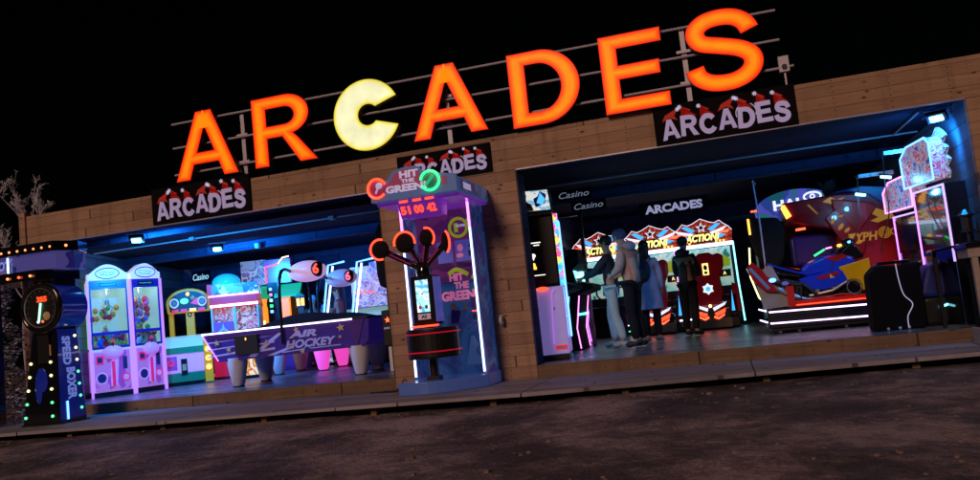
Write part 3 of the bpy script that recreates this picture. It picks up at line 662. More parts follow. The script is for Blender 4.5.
# ---- dark game chair + control pod behind
gc = thing('dark_basketball_hood', 'dark hooded game seat with a cyan lit patch standing by the back wall', 'game seat', (-9.7, 4.9, 0), math.radians(25))
MB().box(-.3, .3, 0, .5, 0, .9, 'matte_black').build('base', gc, bevel=.02)
MB().ell((0, .25, 1.45), (.36, .3, .42), 'black').ell((0, .2, 1.05), (.3, .3, .3), 'black').build('hood', gc, smooth=True)
MB().ell((.0, -.03, 1.52), (.09, .02, .05), 'neon_cyan').build('lit_patch', gc)
sb = MB().box(.36, .6, -.02, .2, .9, 1.9, 'black')
for k in range(5): sb.box(.4, .46, -.035, -.02, 1.25+.12*k, 1.31+.12*k, ['neon_blue', 'neon_green', 'neon_cyan', 'neon_purple', 'neon_blue'][k])
sb.build('button_panel', gc)

# ---- red and white prize machine
ART('plush_blue', [(.02, .1, .5), (.1, .45, .8), (.02, .05, .2), (.4, .75, .9), (.05, .25, .6)], 9, .9, 'voronoi')
ART('prize_window', [(.55, .5, .65), (.8, .1, .15), (.7, .75, .8), (.2, .1, .2), (.8, .3, .2), (.85, .8, .85)], 2.6, .5, 'noise', 1.6)
M('prize_red', (.65, .01, .05), .3, emit=(.9, .01, .05), es=.28); M('clear_blue', (.1, .6, .8), .15, emit=(.02, .5, .8), es=.35)
pm_ = thing('red_prize_machine', 'red and white prize machine topped with a crate of blue capsules', 'prize machine', (-9.5, 4.0, 0), math.radians(25)); pm_.scale = (.85, .9, .95)
b = MB().box(-.55, .55, 0, .7, .05, .95, 'prize_red').box(-.5, .5, .02, .68, 0, .05, 'black').box(-.55, .55, 0, .7, 1.5, 1.74, 'prize_red')
for s_ in (-.55, .51): b.box(s_, s_+.04, 0, .7, .95, 1.5, 'white_plastic')
b.box(-.51, .51, .3, .7, .95, 1.5, 'prize_window'); b.build('cabinet', pm_, bevel=.008)
MB().box(-.55, .55, -.02, -.0, 1.52, 1.57, 'neon_white').build('light_bar', pm_)
MB().box(-.03, .03, -.012, .0, .95, 1.5, 'white_plastic').box(-.5, .5, -.01, 0, .97, 1.0, 'white_plastic').build('window_bars', pm_)
em = MB().box(-.5, -.06, -.014, -.004, .72, 1.2, 'pink_panel').ring((-.28, -.02, .93), .12, .018, 'white_plastic').star((-.28, -.02, 1.05), .12, 'white_plastic', n=3, inner=.3).cyl((-.28, -.016, .93), (-.28, -.022, .93), .05, m='white_plastic')
em.build('emblem_panel', pm_)
MB().box(-.56, .56, .02, .66, 1.76, 2.0, 'plush_blue').build('capsule_crate', pm_)
MB().box(-.58, .58, 0, .02, 1.74, 1.78, 'neon_pink').build('pink_edge', pm_)
MB().ell((-.2, .33, 2.05), (.34, .28, .2), 'clear_blue', 18, 10).build('clear_dome', pm_, smooth=True)
MB().box(-.6, -.5, -.01, .05, 1.78, 2.02, 'prize_red').build('side_badge', pm_)

# ---- bear house machine
ART('silver_art', [(.35, .35, .4), (.1, .08, .12), (.6, .55, .55), (.25, .1, .2), (.5, .5, .65)], 2.2, .4, 'noise', 2)
M('awning_green', (.03, .5, .25), .4, emit=(.02, .8, .35), es=.4); E('panel_orange', (1, .3, .02), 1.1); M('screen_violet', (.1, .03, .25), .2, emit=(.25, .03, .6), es=.3)
bh = thing('cottage_game', 'cottage shaped game with green awnings, orange posts and a neon outlined sign', 'arcade game', (-9.28, 5.0, 0), math.radians(18))
b = MB().box(-.65, .65, .1, .8, 0, .95, 'purple_panel').box(-.6, .6, .5, .8, .95, 1.8, 'black'); b.build('cabinet', bh, bevel=.01)
for x in (-.22, .28): MB().box(x-.09, x+.09, .1, .25, .95, 1.62, 'panel_orange').box(x-.05, x+.05, .08, .1, 1.0, 1.1, 'led_yellow').build('post', bh)
for x0, x1 in ((-.5, 0), (.08, .62)): MB().prism([(0.0, 1.6), (.35, 1.86), (.35, 1.82), (.0, 1.56)], 'x', x0, x1, 'awning_green').build('awning', bh)
for x in (-.6, .62):
    l = MB().box(x-.1, x+.1, .0, .12, 1.30, 1.34, 'black').box(x-.1, x+.1, 0, .12, 1.5, 1.54, 'black').prism([(x-.12, 1.54), (x, 1.63), (x+.12, 1.54)], 'y', 0, .12, 'green_paint')
    l.box(x-.075, x-.02, 0.02, .1, 1.34, 1.5, 'lamp_orange').box(x+.02, x+.075, .02, .1, 1.34, 1.5, 'lamp_orange'); l.build('lantern', bh)
MB().box(-.62, -.1, .15, .25, 1.88, 2.42, 'silver_art').build('poster', bh)
MB().box(-.1, .45, .12, .25, 1.88, 2.4, 'screen_violet').build('sign_panel', bh)
MB().tube([(-.08, .1, 1.9), (-.08, .1, 2.25), (.1, .1, 2.27), (.2, .1, 2.3), (.3, .1, 2.42), (.44, .1, 2.44)], .014, 'neon_red').tube([(.2, .095, 2.3), (.3, .095, 2.42), (.44, .095, 2.44)], .013, 'led_yellow').build('neon_outline', bh)
MB().ell((-.45, .05, 1.1), (.09, .08, .12), 'plush_3').ell((-.35, .05, 1.2), (.06, .06, .06), 'plush_0').build('figurine', bh, smooth=True)
# low toy-lit cabinets along the back, seen under the hockey tables
ART('low_art_warm', [(.9, .6, .1), (.8, .15, .05), (1, .85, .5), (.7, .3, .05)], 3, .8, 'noise', 1.5)
ART('low_art_cool', [(.1, .2, .7), (.8, .7, .9), (.4, .1, .5), (.9, .4, .1)], 3, .6, 'noise', 1.5)
for i, (x, y, a, m_, lab) in enumerate(((-8.75, 3.3, 30, 'low_art_warm', 'low yellow and red toy cabinet seen between the hockey table legs'), (-8.2, 5.6, 10, 'low_art_cool', 'low blue and violet cabinet behind the second hockey table'),
                                        (-7.7, 5.4, 5, 'low_art_warm', 'narrow warm glowing cabinet behind the pink table legs'))):
    t = thing('low_cabinet', lab, 'cabinet', (x, y, 0), math.radians(a))
    MB().box(-.2, .2, 0, .4, .06, .7, m_).box(-.2, .2, .01, .4, .7, .78, 'black').box(-.18, .18, .02, .38, 0, .06, 'black').build('body', t, bevel=.008)
    MB().box(-.21, -.19, -.01, .0, .06, .7, 'neon_orange' if i != 1 else 'neon_blue').build('light_strip', t)

# ---- air hockey tables
M('hockey_purple', (.045, .02, .2), .3, coat=.3, emit=(.06, .02, .5), es=.1); M('hockey_ray', (.35, .32, .6), .4, emit=(.4, .35, .9), es=.18)
M('leg_white', (.82, .8, .84), .45); M('leg_pink', (.8, .2, .6), .4, emit=(1, .08, .6), es=.8); M('capsule_white', (.8, .7, .85), .3, emit=(.8, .5, .85), es=.5)
M('capsule_dim', (.6, .55, .65), .3, emit=(.6, .45, .65), es=.22); E('digit_box', (.9, .12, .02), .6)
def hockey(loc, rz, label, first):
    t = thing('air_hockey_table', label, 'air hockey table', loc, rz, 'air hockey tables in the left bay')
    L2, D = 1.36, 1.25
    MB().prism([(-L2, .86), (L2+.02, .86), (L2-.02, .52), (L2-.12, .44), (-L2+.25, .42)], 'y', 0, D, 'hockey_purple').box(-L2+.06, L2-.06, .06, D-.06, .862, .875, 'screen_violet').build('body', t, bevel=.012)
    rl = MB().box(-L2, L2, -.02, .05, .862, .90, 'black').box(-L2, L2, D-.05, D+.02, .862, .9, 'black').box(-L2, -L2+.06, .05, D-.05, .862, .9, 'black').box(L2-.06, L2, .05, D-.05, .862, .9, 'black'); rl.build('rail', t, bevel=.008)
    MB().tube([(-L2, -.028, .872), (L2*.82, -.028, .872)], .013, 'neon_white' if first else 'neon_blue').tube([(-L2, -.02, .87), (-L2+.24, -.012, .44)], .008, 'neon_purple').build('edge_neon', t)
    rays = MB(); yf = -.004
    for a0, x in ((0, -1.0), (1, -1.0), (2, -1.0), (3, -.45), (4, -.45), (5, -.45)):
        z0 = .50+.11*(a0 % 3); rays.add([(x-.3, yf, z0), (x-.3, yf, z0+.02), (x+.28, yf, z0+.07-.02*(a0 % 3)), (x+.28, yf, z0+.03)], [(0, 1, 2, 3)], 'hockey_ray')
    rays.add([(-.62, yf, .46), (-.1, yf, .78), (-.02, yf, .78), (-.5, yf, .45)], [(0, 1, 2, 3)], 'hockey_ray').add([(-.3, yf, .45), (.1, yf, .56), (.14, yf, .53), (-.2, yf, .44)], [(0, 1, 2, 3)], 'hockey_ray')
    rays.build('ray_stripes', t)
    lt = MB().text('AIR', (.30, -.012, .73), .46, .11, 'hockey_ray', off=.05, shear=.25).text('HOCKEY', (.42, -.012, .58), .82, .13, 'hockey_ray', off=.04, shear=.25)
    lt.tube([(-.05, -.012, .47), (.3, -.012, .49), (.36, -.012, .55), (.42, -.012, .49), (.9, -.012, .5)], .008, 'hockey_ray', 5); lt.build('lettering', t)
    for x, z, r_ in ((-.3, .66, .04), (.9, .62, .035), (-1.12, .72, .055), (-.93, .6, .05), (.92, .76, .07), (.2, .80, .05), (.28, .46, .05)): MB().star((x, -.014, z), r_, 'gold', a0=100).build('gold_star', t)
    MB().box(-.80, -.42, -.07, 0, .50, .80, 'black').box(-.62, -.6, -.08, -.07, .72, .76, 'lamp_orange').build('coin_box', t, bevel=.02)
    MB().prism([(L2-.38, .86), (L2-.06, .86), (L2-.2, .42)], 'y', -.02, -.002, 'purple_panel').build('corner_fin', t)
    # dark curved guard on the far side
    MB().prism([(-1.1, .86)]+[(-1.1+2.0*i/14, .88+.2*math.sin(PI*i/14)) for i in range(15)]+[(.9, .86)], 'y', D-.07, D-.03, 'matte_black').build('far_guard', t)
    k = 0
    for x, y in ((-L2+.48, .14), (-L2+.5, D-.14), (L2-.22, .14), (L2-.24, D-.14)) if first else ((-1.0, .14), (-1.0, D-.14), (-.1, .14), (-.1, D-.14)):
        m_ = 'leg_white' if first or k < 2 else 'leg_pink'
        MB().lathe([(.075, 0), (.085, .03), (.10, .05), (.16, .36), (.165, .46)], (x, y, 0), m_, 18).cyl((x, y, 0), (x, y, .02), .09, m='rubber').build('leg', t, smooth=True); k += 1
    # overhead scoring arm with capsule
    x = -.02
    for y, s_ in ((-.03, 1), (D+.03, -1)):
        MB().tube(catmull([(x, y, .6), (x, y, 1.2), (x, y+.03*s_, 1.55), (x, y+.15*s_, 1.74), (x, y+.34*s_, 1.78), (x, D/2-.15*s_, 1.76)], 4), .028, 'dark_metal').build('arm', t, smooth=True)
    cx = .22
    MB().ell((cx, D/2, 1.74), (.33, .22, .175), 'capsule_white' if first else 'capsule_dim', 24, 14).build('score_capsule', t, smooth=True)
    MB().ell((cx+.20, D/2-.03, 1.75), (.1, .235, .13), 'black', 18, 10).build('capsule_end', t, smooth=True)
    MB().text('6', (cx+.24, D/2-.262, 1.75), .1, .17, 'led_digit', off=.03).build('digit', t)
    return t
hockey((-6.62, 1.02, 0), math.radians(8), 'front air hockey table with a long white neon edge, gold stars and white tapered legs', True)
hockey((-7.3, 3.5, 0), math.radians(5), 'second air hockey table behind the first, with a dimmer capsule and pink lit legs', False)
# speaker end unit right of the front table
eu = thing('driving_console', 'dark console with twin pink round speakers and a green edge beside the pillar', 'console', (-4.85, 1.35, 0), math.radians(5))
MB().prism([(-.25, .4), (.3, .42), (.32, .98), (-.25, .95)], 'y', 0, .5, 'black').box(-.2, .25, .05, .45, 0, .4, 'leg_white').build('cabinet', eu, bevel=.015)
MB().box(.2, .31, -.012, .0, .44, .96, 'awning_green').build('green_edge', eu)
for x in (-.02, .1): MB().ring((x, -.02, .60), .045, .018, 'neon_pink', rx=.8).build('speaker_ring', eu)
MB().star((-.15, -.01, .8), .05, 'led_red').box(-.22, .0, -.012, 0, .66, .69, 'hockey_ray').build('decal', eu)

# ---- blue neon basketball frame
ART('white_scribble', [(.55, .55, .8), (.8, .75, .95), (.15, .2, .6), (.75, .6, .9), (.3, .2, .6)], 2.5, .5, 'noise', 3)
nf = thing('neon_hoop_game', 'tall game framed by slanted blue and white neon tubes behind the hockey tables', 'basketball game', (-6.78, 4.9, 0), math.radians(8))
MB().box(-.6, .45, .3, .4, 1.15, 2.0, 'white_scribble').build('backboard', nf)
MB().box(-.95, .5, .0, .9, .05, .95, 'black').prism([(0, .95), (.9, 1.15), (.9, .95)], 'x', -.93, .48, 'screen_mint').build('ramp', nf)
for x0, m1, m2 in ((-.95, 'neon_ice', 'neon_pink'), (-.33, 'neon_ice', 'neon_blue')):
    MB().tube([(x0-.12, -.03, .98), (x0+.10, -.03, 2.05)], .022, m1).build('white_tube', nf)
    MB().tube([(x0-.20, -.02, .98), (x0, -.02, 2.08), (x0+.35, -.02, 2.12)], .02, 'neon_blue').build('blue_tube', nf)
MB().prism([(-.1, 1.75), (.62, 1.85), (.62, 2.1), (-.1, 2.05)], 'y', .05, .25, 'white_scribble').build('header', nf)
MB().tube([(.35, -.02, 1.0), (.45, -.02, 1.9)], .018, 'neon_pink').build('pink_tube', nf)
MB().ring((-.3, .15, 1.45), .18, .014, 'neon_red', 'z').build('hoop', nf)
lamp('tube_light', nf, (-.2, -.3, 1.6), 6, (.25, .3, 1), .15)
# dark punch bag unit at the pillar
pb = thing('punch_bag', 'black hanging punch bag half hidden behind the pillar', 'punch bag', (-4.78, 1.1, 0))
MB().lathe([(.02, 2.35), (.08, 2.3), (.17, 2.15), (.2, 1.9), (.2, 1.5), (.17, 1.32), (.05, 1.25)][::-1], (0, 0, 0), 'matte_black', 18).build('bag', pb, smooth=True)
MB().cyl((0, 0, 2.33), (0, 0, 2.6), .012, m='steel').build('chain', pb)

# ---- hammer machine "HIT THE GREEN!"
ART('hit_side', [(.03, .05, .26), (.03, .1, .34), (.10, .05, .3), (.05, .16, .42), (.2, .18, .5)], 2.2, .22, 'noise', 1.5)
ART('hit_back_top', [(.09, .015, .13), (.2, .03, .2), (.12, .02, .16)], 1.6, .3, 'noise', 1)
ART('hit_back_low', [(.02, .05, .24), (.03, .08, .32), (.04, .12, .4), (.03, .04, .24)], 1.8, .24, 'noise', 1.2)
M('hit_header', (.07, .12, .28), .4, emit=(.06, .13, .36), es=.3); M('hit_red', (.3, .03, .12), .4, emit=(.4, .02, .12), es=.25)
M('hit_base', (.10, .17, .36), .25, coat=.5, emit=(.06, .12, .5), es=.16); M('hit_letter', (.6, .6, .75), .4, emit=(.55, .5, .8), es=.45)
M('pink_letter', (.75, .2, .4), .4, emit=(.8, .2, .45), es=.4); M('olive_logo', (.35, .42, .03), .4, emit=(.4, .5, .02), es=.35); M('blue_panel', (.15, .18, .5), .3, emit=(.1, .12, .6), es=.3)
ht_ = thing('hammer_machine', 'HIT THE GREEN boxing paddle machine with red light rings standing before the pillar', 'arcade game', (-3.4, 0, -.156))
bp_ = [(-.52, -.06), (-.52, -.98)]+[(-.50+1.02*i/10, -1.02-.13*math.sin(PI*(i/10))+.42*(i/10)**2.2) for i in range(11)]+[(.53, -.45), (.53, -.06)]
MB().prism(bp_, 'z', 0, .15, 'hit_base').build('base', ht_, bevel=.015)
MB().box(-.46, .50, -.12, -.06, .15, 2.4, 'hit_back_low').box(-.45, .49, -.126, -.121, 1.35, 2.38, 'hit_back_top').build('back_panel', ht_)
MB().box(-.47, -.42, -.55, -.06, .15, 2.36, 'hit_side').box(.44, .49, -.55, -.06, .15, 2.36, 'hit_side').build('side_wall', ht_)
MB().cyl((-.445, -.566, .18), (-.445, -.566, 2.3), .014, m='neon_ice').build('edge_tube', ht_)
MB().cyl((.465, -.566, .18), (.465, -.566, 2.3), .014, m='neon_ice').build('edge_tube', ht_)
for x in (.465, -.445): MB().cyl((x, -.566, 1.98), (x, -.57, 2.32), .0155, m='neon_pink').build('pink_tube_end', ht_)
hd = MB().box(-.50, .60, -1.28, -.06, 2.34, 2.52, 'hit_header').box(-.48, .58, -1.2, -.08, 2.3, 2.34, 'screen_violet'); hd.build('header', ht_, bevel=.01)
fp_ = [(-.50, 2.34), (-.50, 2.52), (-.36, 2.57), (-.26, 2.60), (-.20, 2.68), (-.08, 2.71), (.10, 2.71), (.16, 2.68), (.20, 2.60), (.40, 2.58), (.60, 2.54), (.60, 2.34)]
MB().prism(fp_, 'y', -1.32, -1.283, 'hit_header').build('header_front', ht_, bevel=.004)
MB().prism([(-.44, 2.44), (-.3, 2.53), (-.22, 2.56), (-.17, 2.645), (-.07, 2.68), (.09, 2.68), (.14, 2.64), (.17, 2.56), (.48, 2.53), (.48, 2.44)], 'y', -1.328, -1.321, 'hit_red').build('header_badge', ht_)
MB().text('HIT', (.02, -1.336, 2.622), .24, .085, 'hit_letter', off=.045).text('THE', (.0, -1.336, 2.543), .17, .045, 'hit_letter', off=.04).text('GREEN!', (-.03, -1.336, 2.462), .52, .09, 'hit_letter', off=.05).build('header_lettering', ht_)
MB().ring((-.40, -1.345, 2.50), .115, .016, 'neon_red', a0=20, a1=320).build('red_ring', ht_, smooth=True)
MB().ell((-.40, -1.33, 2.50), (.1, .012, .1), 'hit_red').ell((-.37, -1.342, 2.53), (.045, .012, .04), 'hit_letter').tube([(-.39, -1.342, 2.5), (-.42, -1.342, 2.44)], .012, 'hit_letter').build('left_emblem', ht_)
MB().ring((.28, -1.345, 2.50), .115, .016, 'neon_green', a0=-150, a1=170).build('green_ring', ht_, smooth=True)
MB().ell((.28, -1.33, 2.50), (.1, .012, .1), 'teal_panel').tube([(.22, -1.342, 2.45), (.29, -1.342, 2.52), (.32, -1.342, 2.56)], .018, 'awning_green').build('right_emblem', ht_)
sg = MB().prism([(-1.25, 2.30), (-1.15, 2.12), (-.95, 2.12), (-.9, 2.30)], 'x', -.20, .32, 'screen_violet')
sg.build('display_box', ht_, bevel=.01)
vv = Vector((0, .10, .18)).normalized(); vv = Vector((0, -.10, .18)).normalized()
for x, s_ in ((-.11, '51'), (.06, '00'), (.22, '42')):
    MB().text(s_, (x, -1.215, 2.205), .12, .105, 'led_digit', v=vv, off=.035).build('red_digits', ht_)
for x in (-.11, .06, .22): MB().box(x-.055, x+.055, -1.262, -1.255, 2.295, 2.325, 'led_digit').build('small_digits', ht_)
MB().add([(.605, -1.2, 2.36), (.605, -.1, 2.36), (.605, -.1, 2.5), (.605, -1.2, 2.5)], [(0, 1, 2, 3)], 'hit_side').add([(.607, -1.1, 2.39), (.607, -.8, 2.39), (.607, -.8, 2.47), (.607, -1.1, 2.47)], [(0, 1, 2, 3)], 'hit_letter').build('header_side_art', ht_)
# artwork on the back panel
ar = MB().ring((.17, -.132, 2.05), .12, .02, 'olive_logo').text('1', (.14, -.135, 2.05), .05, .12, 'olive_logo', off=.06).text('POWER!', (.24, -.137, 2.07), .2, .04, 'hit_letter', off=.04, shear=.3)
ar.prism([(.28, 2.12), (.34, 2.09), (.40, 2.2), (.37, 2.22), (.335, 2.15), (.3, 2.16)], 'y', -.134, -.13, 'olive_logo'); ar.build('round_logo', ht_)
pn = MB().box(.10, .42, -.134, -.128, 1.60, 1.88, 'blue_panel').box(-.15, .06, -.134, -.128, 1.60, 1.88, 'blue_panel').ell((.17, -.137, 1.78), (.04, .006, .05), 'pink_letter').ell((.16, -.137, 1.68), (.05, .006, .03), 'pink_letter').prism([(.28, 1.78), (.34, 1.86), (.4, 1.78)], 'y', -.14, -.135, 'teal_panel').box(.28, .40, -.14, -.135, 1.66, 1.73, 'black')
pn.prism([(.10, 1.52), (.42, 1.52), (.42, 1.6), (.26, 1.57), (.10, 1.6)], 'y', -.138, -.13, 'purple_panel'); pn.build('instruction_panel', ht_)
MB().text('HIT', (.08, -.14, 1.40), .2, .10, 'pink_letter', off=.05).text('THE', (.14, -.14, 1.29), .2, .09, 'pink_letter', off=.05).text('GREEN!', (.10, -.14, 1.16), .5, .13, 'pink_letter', off=.05).build('big_lettering', ht_)
MB().tube(catmull([(-.02, -.14, 1.45), (.08, -.14, 1.5), (.18, -.14, 1.46), (.24, -.14, 1.42)], 4), .028, 'olive_logo').tube([(.3, -.14, 1.36), (.36, -.14, 1.46), (.40, -.14, 1.42), (.42, -.14, 1.48)], .025, 'olive_logo').build('green_swoosh', ht_)
MB().box(.25, .38, -.15, -.128, .98, 1.12, 'purple_panel').box(.25, .38, -.155, -.15, .93, .945, 'neon_red').ring((.28, -.14, .86), .025, .008, 'black').ring((.35, -.14, .86), .025, .008, 'black').build('coin_slots', ht_)
MB().ring((.32, -.135, .42), .06, .006, 'purple_panel').ring((.32, -.135, .42), .03, .005, 'purple_panel').ell((-.0, -.136, 1.02), (.04, .006, .05), 'gold').prism([(-.06, .8), (.05, .8), (.09, .96), (-.04, .98)], 'y', -.138, -.132, 'purple_panel').tube([(.08, -.136, .94), (.18, -.136, .98), (.14, -.136, 1.08)], .016, 'gold').prism([(.1, .25), (.2, .62), (.24, .62), (.4, .25)], 'y', -.134, -.13, 'hit_header').build('figure_art', ht_)
# stand, padded drum, console, paddles
MB().cyl((-.08, -.86, .15), (-.08, -.86, .95), .055, m='dark_metal').box(-.16, .0, -.93, -.79, .15, .2, 'dark_metal').build('post', ht_)
pad = MB(); prof = [(-.34, -.74)]+[(-.04+.33*math.cos(a), -.88+.30*math.sin(a)) for a in [PI+PI*i/16 for i in range(17)]]+[(.26, -.74)]
pad.prism(prof, 'z', .42, .78, 'black'); pad.build('padded_drum', ht_, bevel=.02)
for z in (.50, .72):
    MB().tube([(p[0]*1.012, p[1]-.004, z) for p in prof], .009, 'prize_red', 6).build('red_band', ht_)
ART('console_screen', [(.2, .6, .9), (.85, .98, 1), (.35, .8, .95), (.1, .4, .8)], 5, 1.3, 'noise', 1)
MB().box(-.24, .06, -.98, -.74, .82, 1.42, 'matte_black').build('console', ht_, bevel=.02)
MB().box(-.17, -.01, -.993, -.982, .98, 1.37, 'console_screen').box(-.17, -.01, -.993, -.982, .89, .96, 'capsule_dim').build('screen', ht_)
MB().ell((-.13, -.996, 1.04), (.02, .005, .025), 'prize_red').ell((-.05, -.996, 1.04), (.02, .005, .025), 'green_paint').ell((-.09, -.996, 1.2), (.012, .004, .012), 'prize_red').text('AS', (-.09, -.998, .925), .07, .04, 'black', off=.03).build('screen_marks', ht_)
MB().rbox((-.09, -1.0, .81), (.34, .07, .016), (.1, 0, 0), 'neon_red').build('red_light_bar', ht_, bevel=.004)
for x in (-.25, .06): MB().box(x, x+.01, -.99, -.74, .85, 1.4, 'blue_panel').build('console_edge', ht_)
MB().lathe([(.09, 0), (.1, .06), (.07, .14), (.05, .18)], (-.09, -.86, 1.42), 'gloss_black', 14).build('pivot', ht_, smooth=True)
base = Vector((-.09, -.88, 1.5))
for (px, pz, py, rr, asp, a0, a1) in ((-.57, 1.80, -1.02, .125, 1, 70, 285), (-.23, 1.84, -1.04, .135, 1, -10, 190), (.05, 1.87, -1.02, .12, .85, -45, 100), (.25, 1.80, -.92, .135, .42, -75, 75)):
    c = Vector((px, py, pz)); ar = thing if False else None
    arm = MB().tube([base, base.lerp(c, .5)+Vector((0, .02, .0)), c+Vector((0, .03, 0))], [.045, .04, .05], 'gloss_black', 10)
    d = (c-base).normalized(); arm.tube([base.lerp(c, .25)+Vector((0, -.045, .0)), base.lerp(c, .75)+Vector((0, -.045, 0))], .008, 'hit_red')
    a = arm.build('paddle_arm', ht_, smooth=True)
    MB().ell(c, (rr*.93*asp, .045, rr*.93), 'matte_black', 22, 12).build('pad', a, smooth=True)
    MB().ring(tuple(c+Vector((0, -.02, 0))), rr, .013, 'neon_red', a0=a0, a1=a1, rx=asp).build('light_ring', a, smooth=True)
MB().ring((.62, -.1, .78), .05, .02, 'white_plastic', 'x').build('side_knob', ht_)
cb = thing('power_cable', 'thin black power cables lying on the walkway left of the hit machine', 'cable', (-4.2, -.35, -.15))
for k in range(3): 
    cc = MB().tube(catmull([(-.25-.1*k, .1, .0), (0, -.05*k, .01), (.08, .06, .06+.04*k), (.18, -.04, .01), (.4, -.1+.05*k, .0)], 6), .009, 'rubber', 6); cc.build('cable', cb)

# ---- racing game with small texts, half behind the pillar
ART('marquee_sky', [(.85, .88, .85), (.25, .6, .85), (.95, .95, .9), (.75, .85, .5)], 2.4, .75, 'noise', 1.5)
ART('rainbow_strip', [(1, .1, .3), (.1, .4, 1), (.2, 1, .4), (1, .8, .1), (.7, .2, 1), (.1, .8, 1)], 14, 1.4, 'voronoi')
M('cab_lilac', (.55, .5, .8), .3, emit=(.4, .3, .9), es=.28)
E('text_white', (1, .95, .85), 1.3)
hg = thing('screen_cabinet', 'tall game with a bright picture marquee, black screen and lilac base at the pillar edge', 'arcade game', (-2.44, .62, 0), math.radians(8))
MB().box(-.35, .36, .0, .75, .08, 1.0, 'cab_lilac').box(-.33, .34, .03, .7, 0, .08, 'black').build('base_cabinet', hg, bevel=.015)
MB().box(-.35, .33, .06, .7, 1.0, 2.0, 'gloss_black').build('body', hg, bevel=.01)
MB().box(-.32, .30, .045, .058, 1.05, 1.97, 'black').build('screen', hg)
MB().box(-.03, .12, .038, .044, 1.62, 1.635, 'text_white').box(.02, .1, .038, .044, 1.585, 1.6, 'text_white').build('screen_text', hg)
MB().ell((.0, .04, 1.45), (.035, .004, .03), 'text_white').prism([(-.02, 1.43), (.02, 1.43), (0, 1.38)], 'y', .038, .044, 'text_white').build('screen_icon', hg)
MB().ell((.0, .04, 1.32), (.02, .004, .03), 'lamp_orange').box(-.03, .03, .038, .044, 1.26, 1.30, 'lamp_orange').build('screen_icon', hg)
MB().box(-.06, .14, .038, .044, 1.17, 1.182, 'text_white').build('screen_text', hg)
MB().prism([(-.02, 2.0), (-.08, 2.08), (-.06, 2.33), (.3, 2.34), (.3, 2.0)], 'x', -.36, .33, 'black').build('marquee_box', hg, bevel=.02)
MB().add([(-.35, -.088, 2.07), (.32, -.088, 2.05), (.30, -.068, 2.33), (-.35, -.068, 2.35)], [(0, 1, 2, 3)], 'marquee_sky').build('marquee', hg)
mk = MB().ring((-.03, -.09, 2.27), .03, .008, 'grey_plastic')
mk.prism([(-.1, 2.10), (.08, 2.10), (.06, 2.15), (.0, 2.19), (-.07, 2.17)], 'y', -.097, -.088, 'red_paint').prism([(-.09, 2.06), (.09, 2.06), (.08, 2.1), (-.1, 2.1)], 'y', -.1, -.088, 'gold')
mk.prism([(.12, 2.1), (.25, 2.14), (.28, 2.26), (.2, 2.32), (.16, 2.25), (.1, 2.22)], 'y', -.095, -.085, 'blue_paint').prism([(.14, 2.16), (.2, 2.3), (.26, 2.2), (.22, 2.12)], 'y', -.1, -.094, 'race_blue'); mk.build('marquee_picture', hg)
MB().box(.33, .39, .02, .06, 1.0, 2.0, 'rainbow_strip').build('light_strip', hg)
MB().box(.385, .40, .06, .3, .3, 1.9, 'neon_blue').build('side_light', hg)
MB().ell((.08, -.02, .98), (.08, .05, .03), 'neon_red').build('red_button', hg)
MB().box(-.3, -.2, -.01, 0, .35, .8, 'black').box(.17, .33, -.012, 0, .14, .2, 'claw_red').box(.2, .3, -.016, -.012, .155, .185, 'gold').ring((-.02, -.005, .7), .015, .006, 'claw_dark').ring((.2, -.005, .7), .015, .006, 'claw_dark').build('front_fittings', hg)
MB().tube([(.16, -.02, .22), (.2, -.03, .9), (.24, -.03, .96)], .012, 'claw_white').build('handle', hg)
for x in (-.28, .3):
    MB().cyl((x-.02, .06, .03), (x+.02, .06, .03), .03, m='steel').build('castor', hg)

# ---- dark cabinets facing right, played by the visitors
ART('cab_screen', [(.05, .5, .9), (.1, .8, 1), (.3, .9, 1), (.05, .3, .8)], 2, 3.5, 'noise', 1)
E('added_cyan_glow', (.05, .7, 1), 9)
def side_cab(x, y, label, rz=90, strip='neon_purple', h=1.55):
    t = thing('upright_cabinet', label, 'arcade cabinet', (x, y, 0), math.radians(rz), 'dark upright cabinets at the left of the right bay')
    prof = [(-.05, 0), (-.02, .35), (-.12, .88), (-.36, .96), (-.34, 1.02), (-.08, 1.1), (-.05, h-.22), (-.18, h-.12), (-.16, h), (.5, h), (.5, 0)]
    MB().prism(prof, 'x', -.36, .36, 'matte_black').build('cabinet', t, bevel=.01)
    MB().add([(-.3, -.09, 1.1), (.3, -.09, 1.1), (.3, -.058, h-.23), (-.3, -.058, h-.23)], [(0, 1, 2, 3)], 'cab_screen').build('screen', t)
    MB().tube([(-.368, -.06, .03), (-.368, -.03, .35), (-.368, -.12, .86)], .009, strip).tube([(.368, -.06, .03), (.368, -.03, .35), (.368, -.12, .86)], .009, strip).build('edge_light', t)
    MB().box(-.3, .3, -.035, -.02, .12, .16, 'added_cyan_glow').box(-.3, .3, -.075, -.06, .55, .58, 'added_cyan_glow').build('added_kick_glow', t)  # added glowing strips, there to throw cyan onto the visitor's jeans
    c = MB()
    for k in range(4): c.ell((-.22+.13*k, -.27, .995), (.022, .022, .02), ['neon_cyan', 'neon_pink', 'lamp_orange', 'neon_green'][k], 8, 5)
    c.build('buttons', t)
side_cab(-2.42, 1.75, 'black upright cabinet nearest the pillar screen, seen from its side', 88, 'neon_blue', 1.62)
side_cab(-2.3, 2.85, 'dark upright cabinet the visitor in light jeans is playing', 88, 'neon_pink', 1.5)
side_cab(-2.5, 4.1, 'third dark upright cabinet at the back of the row under the Casino signs', 85, 'neon_purple', 1.7)
mt = thing('door_frame', 'tall dark metal frame with thin pale edges under the Casino signs', 'frame', (-2.72, 3.4, 0))
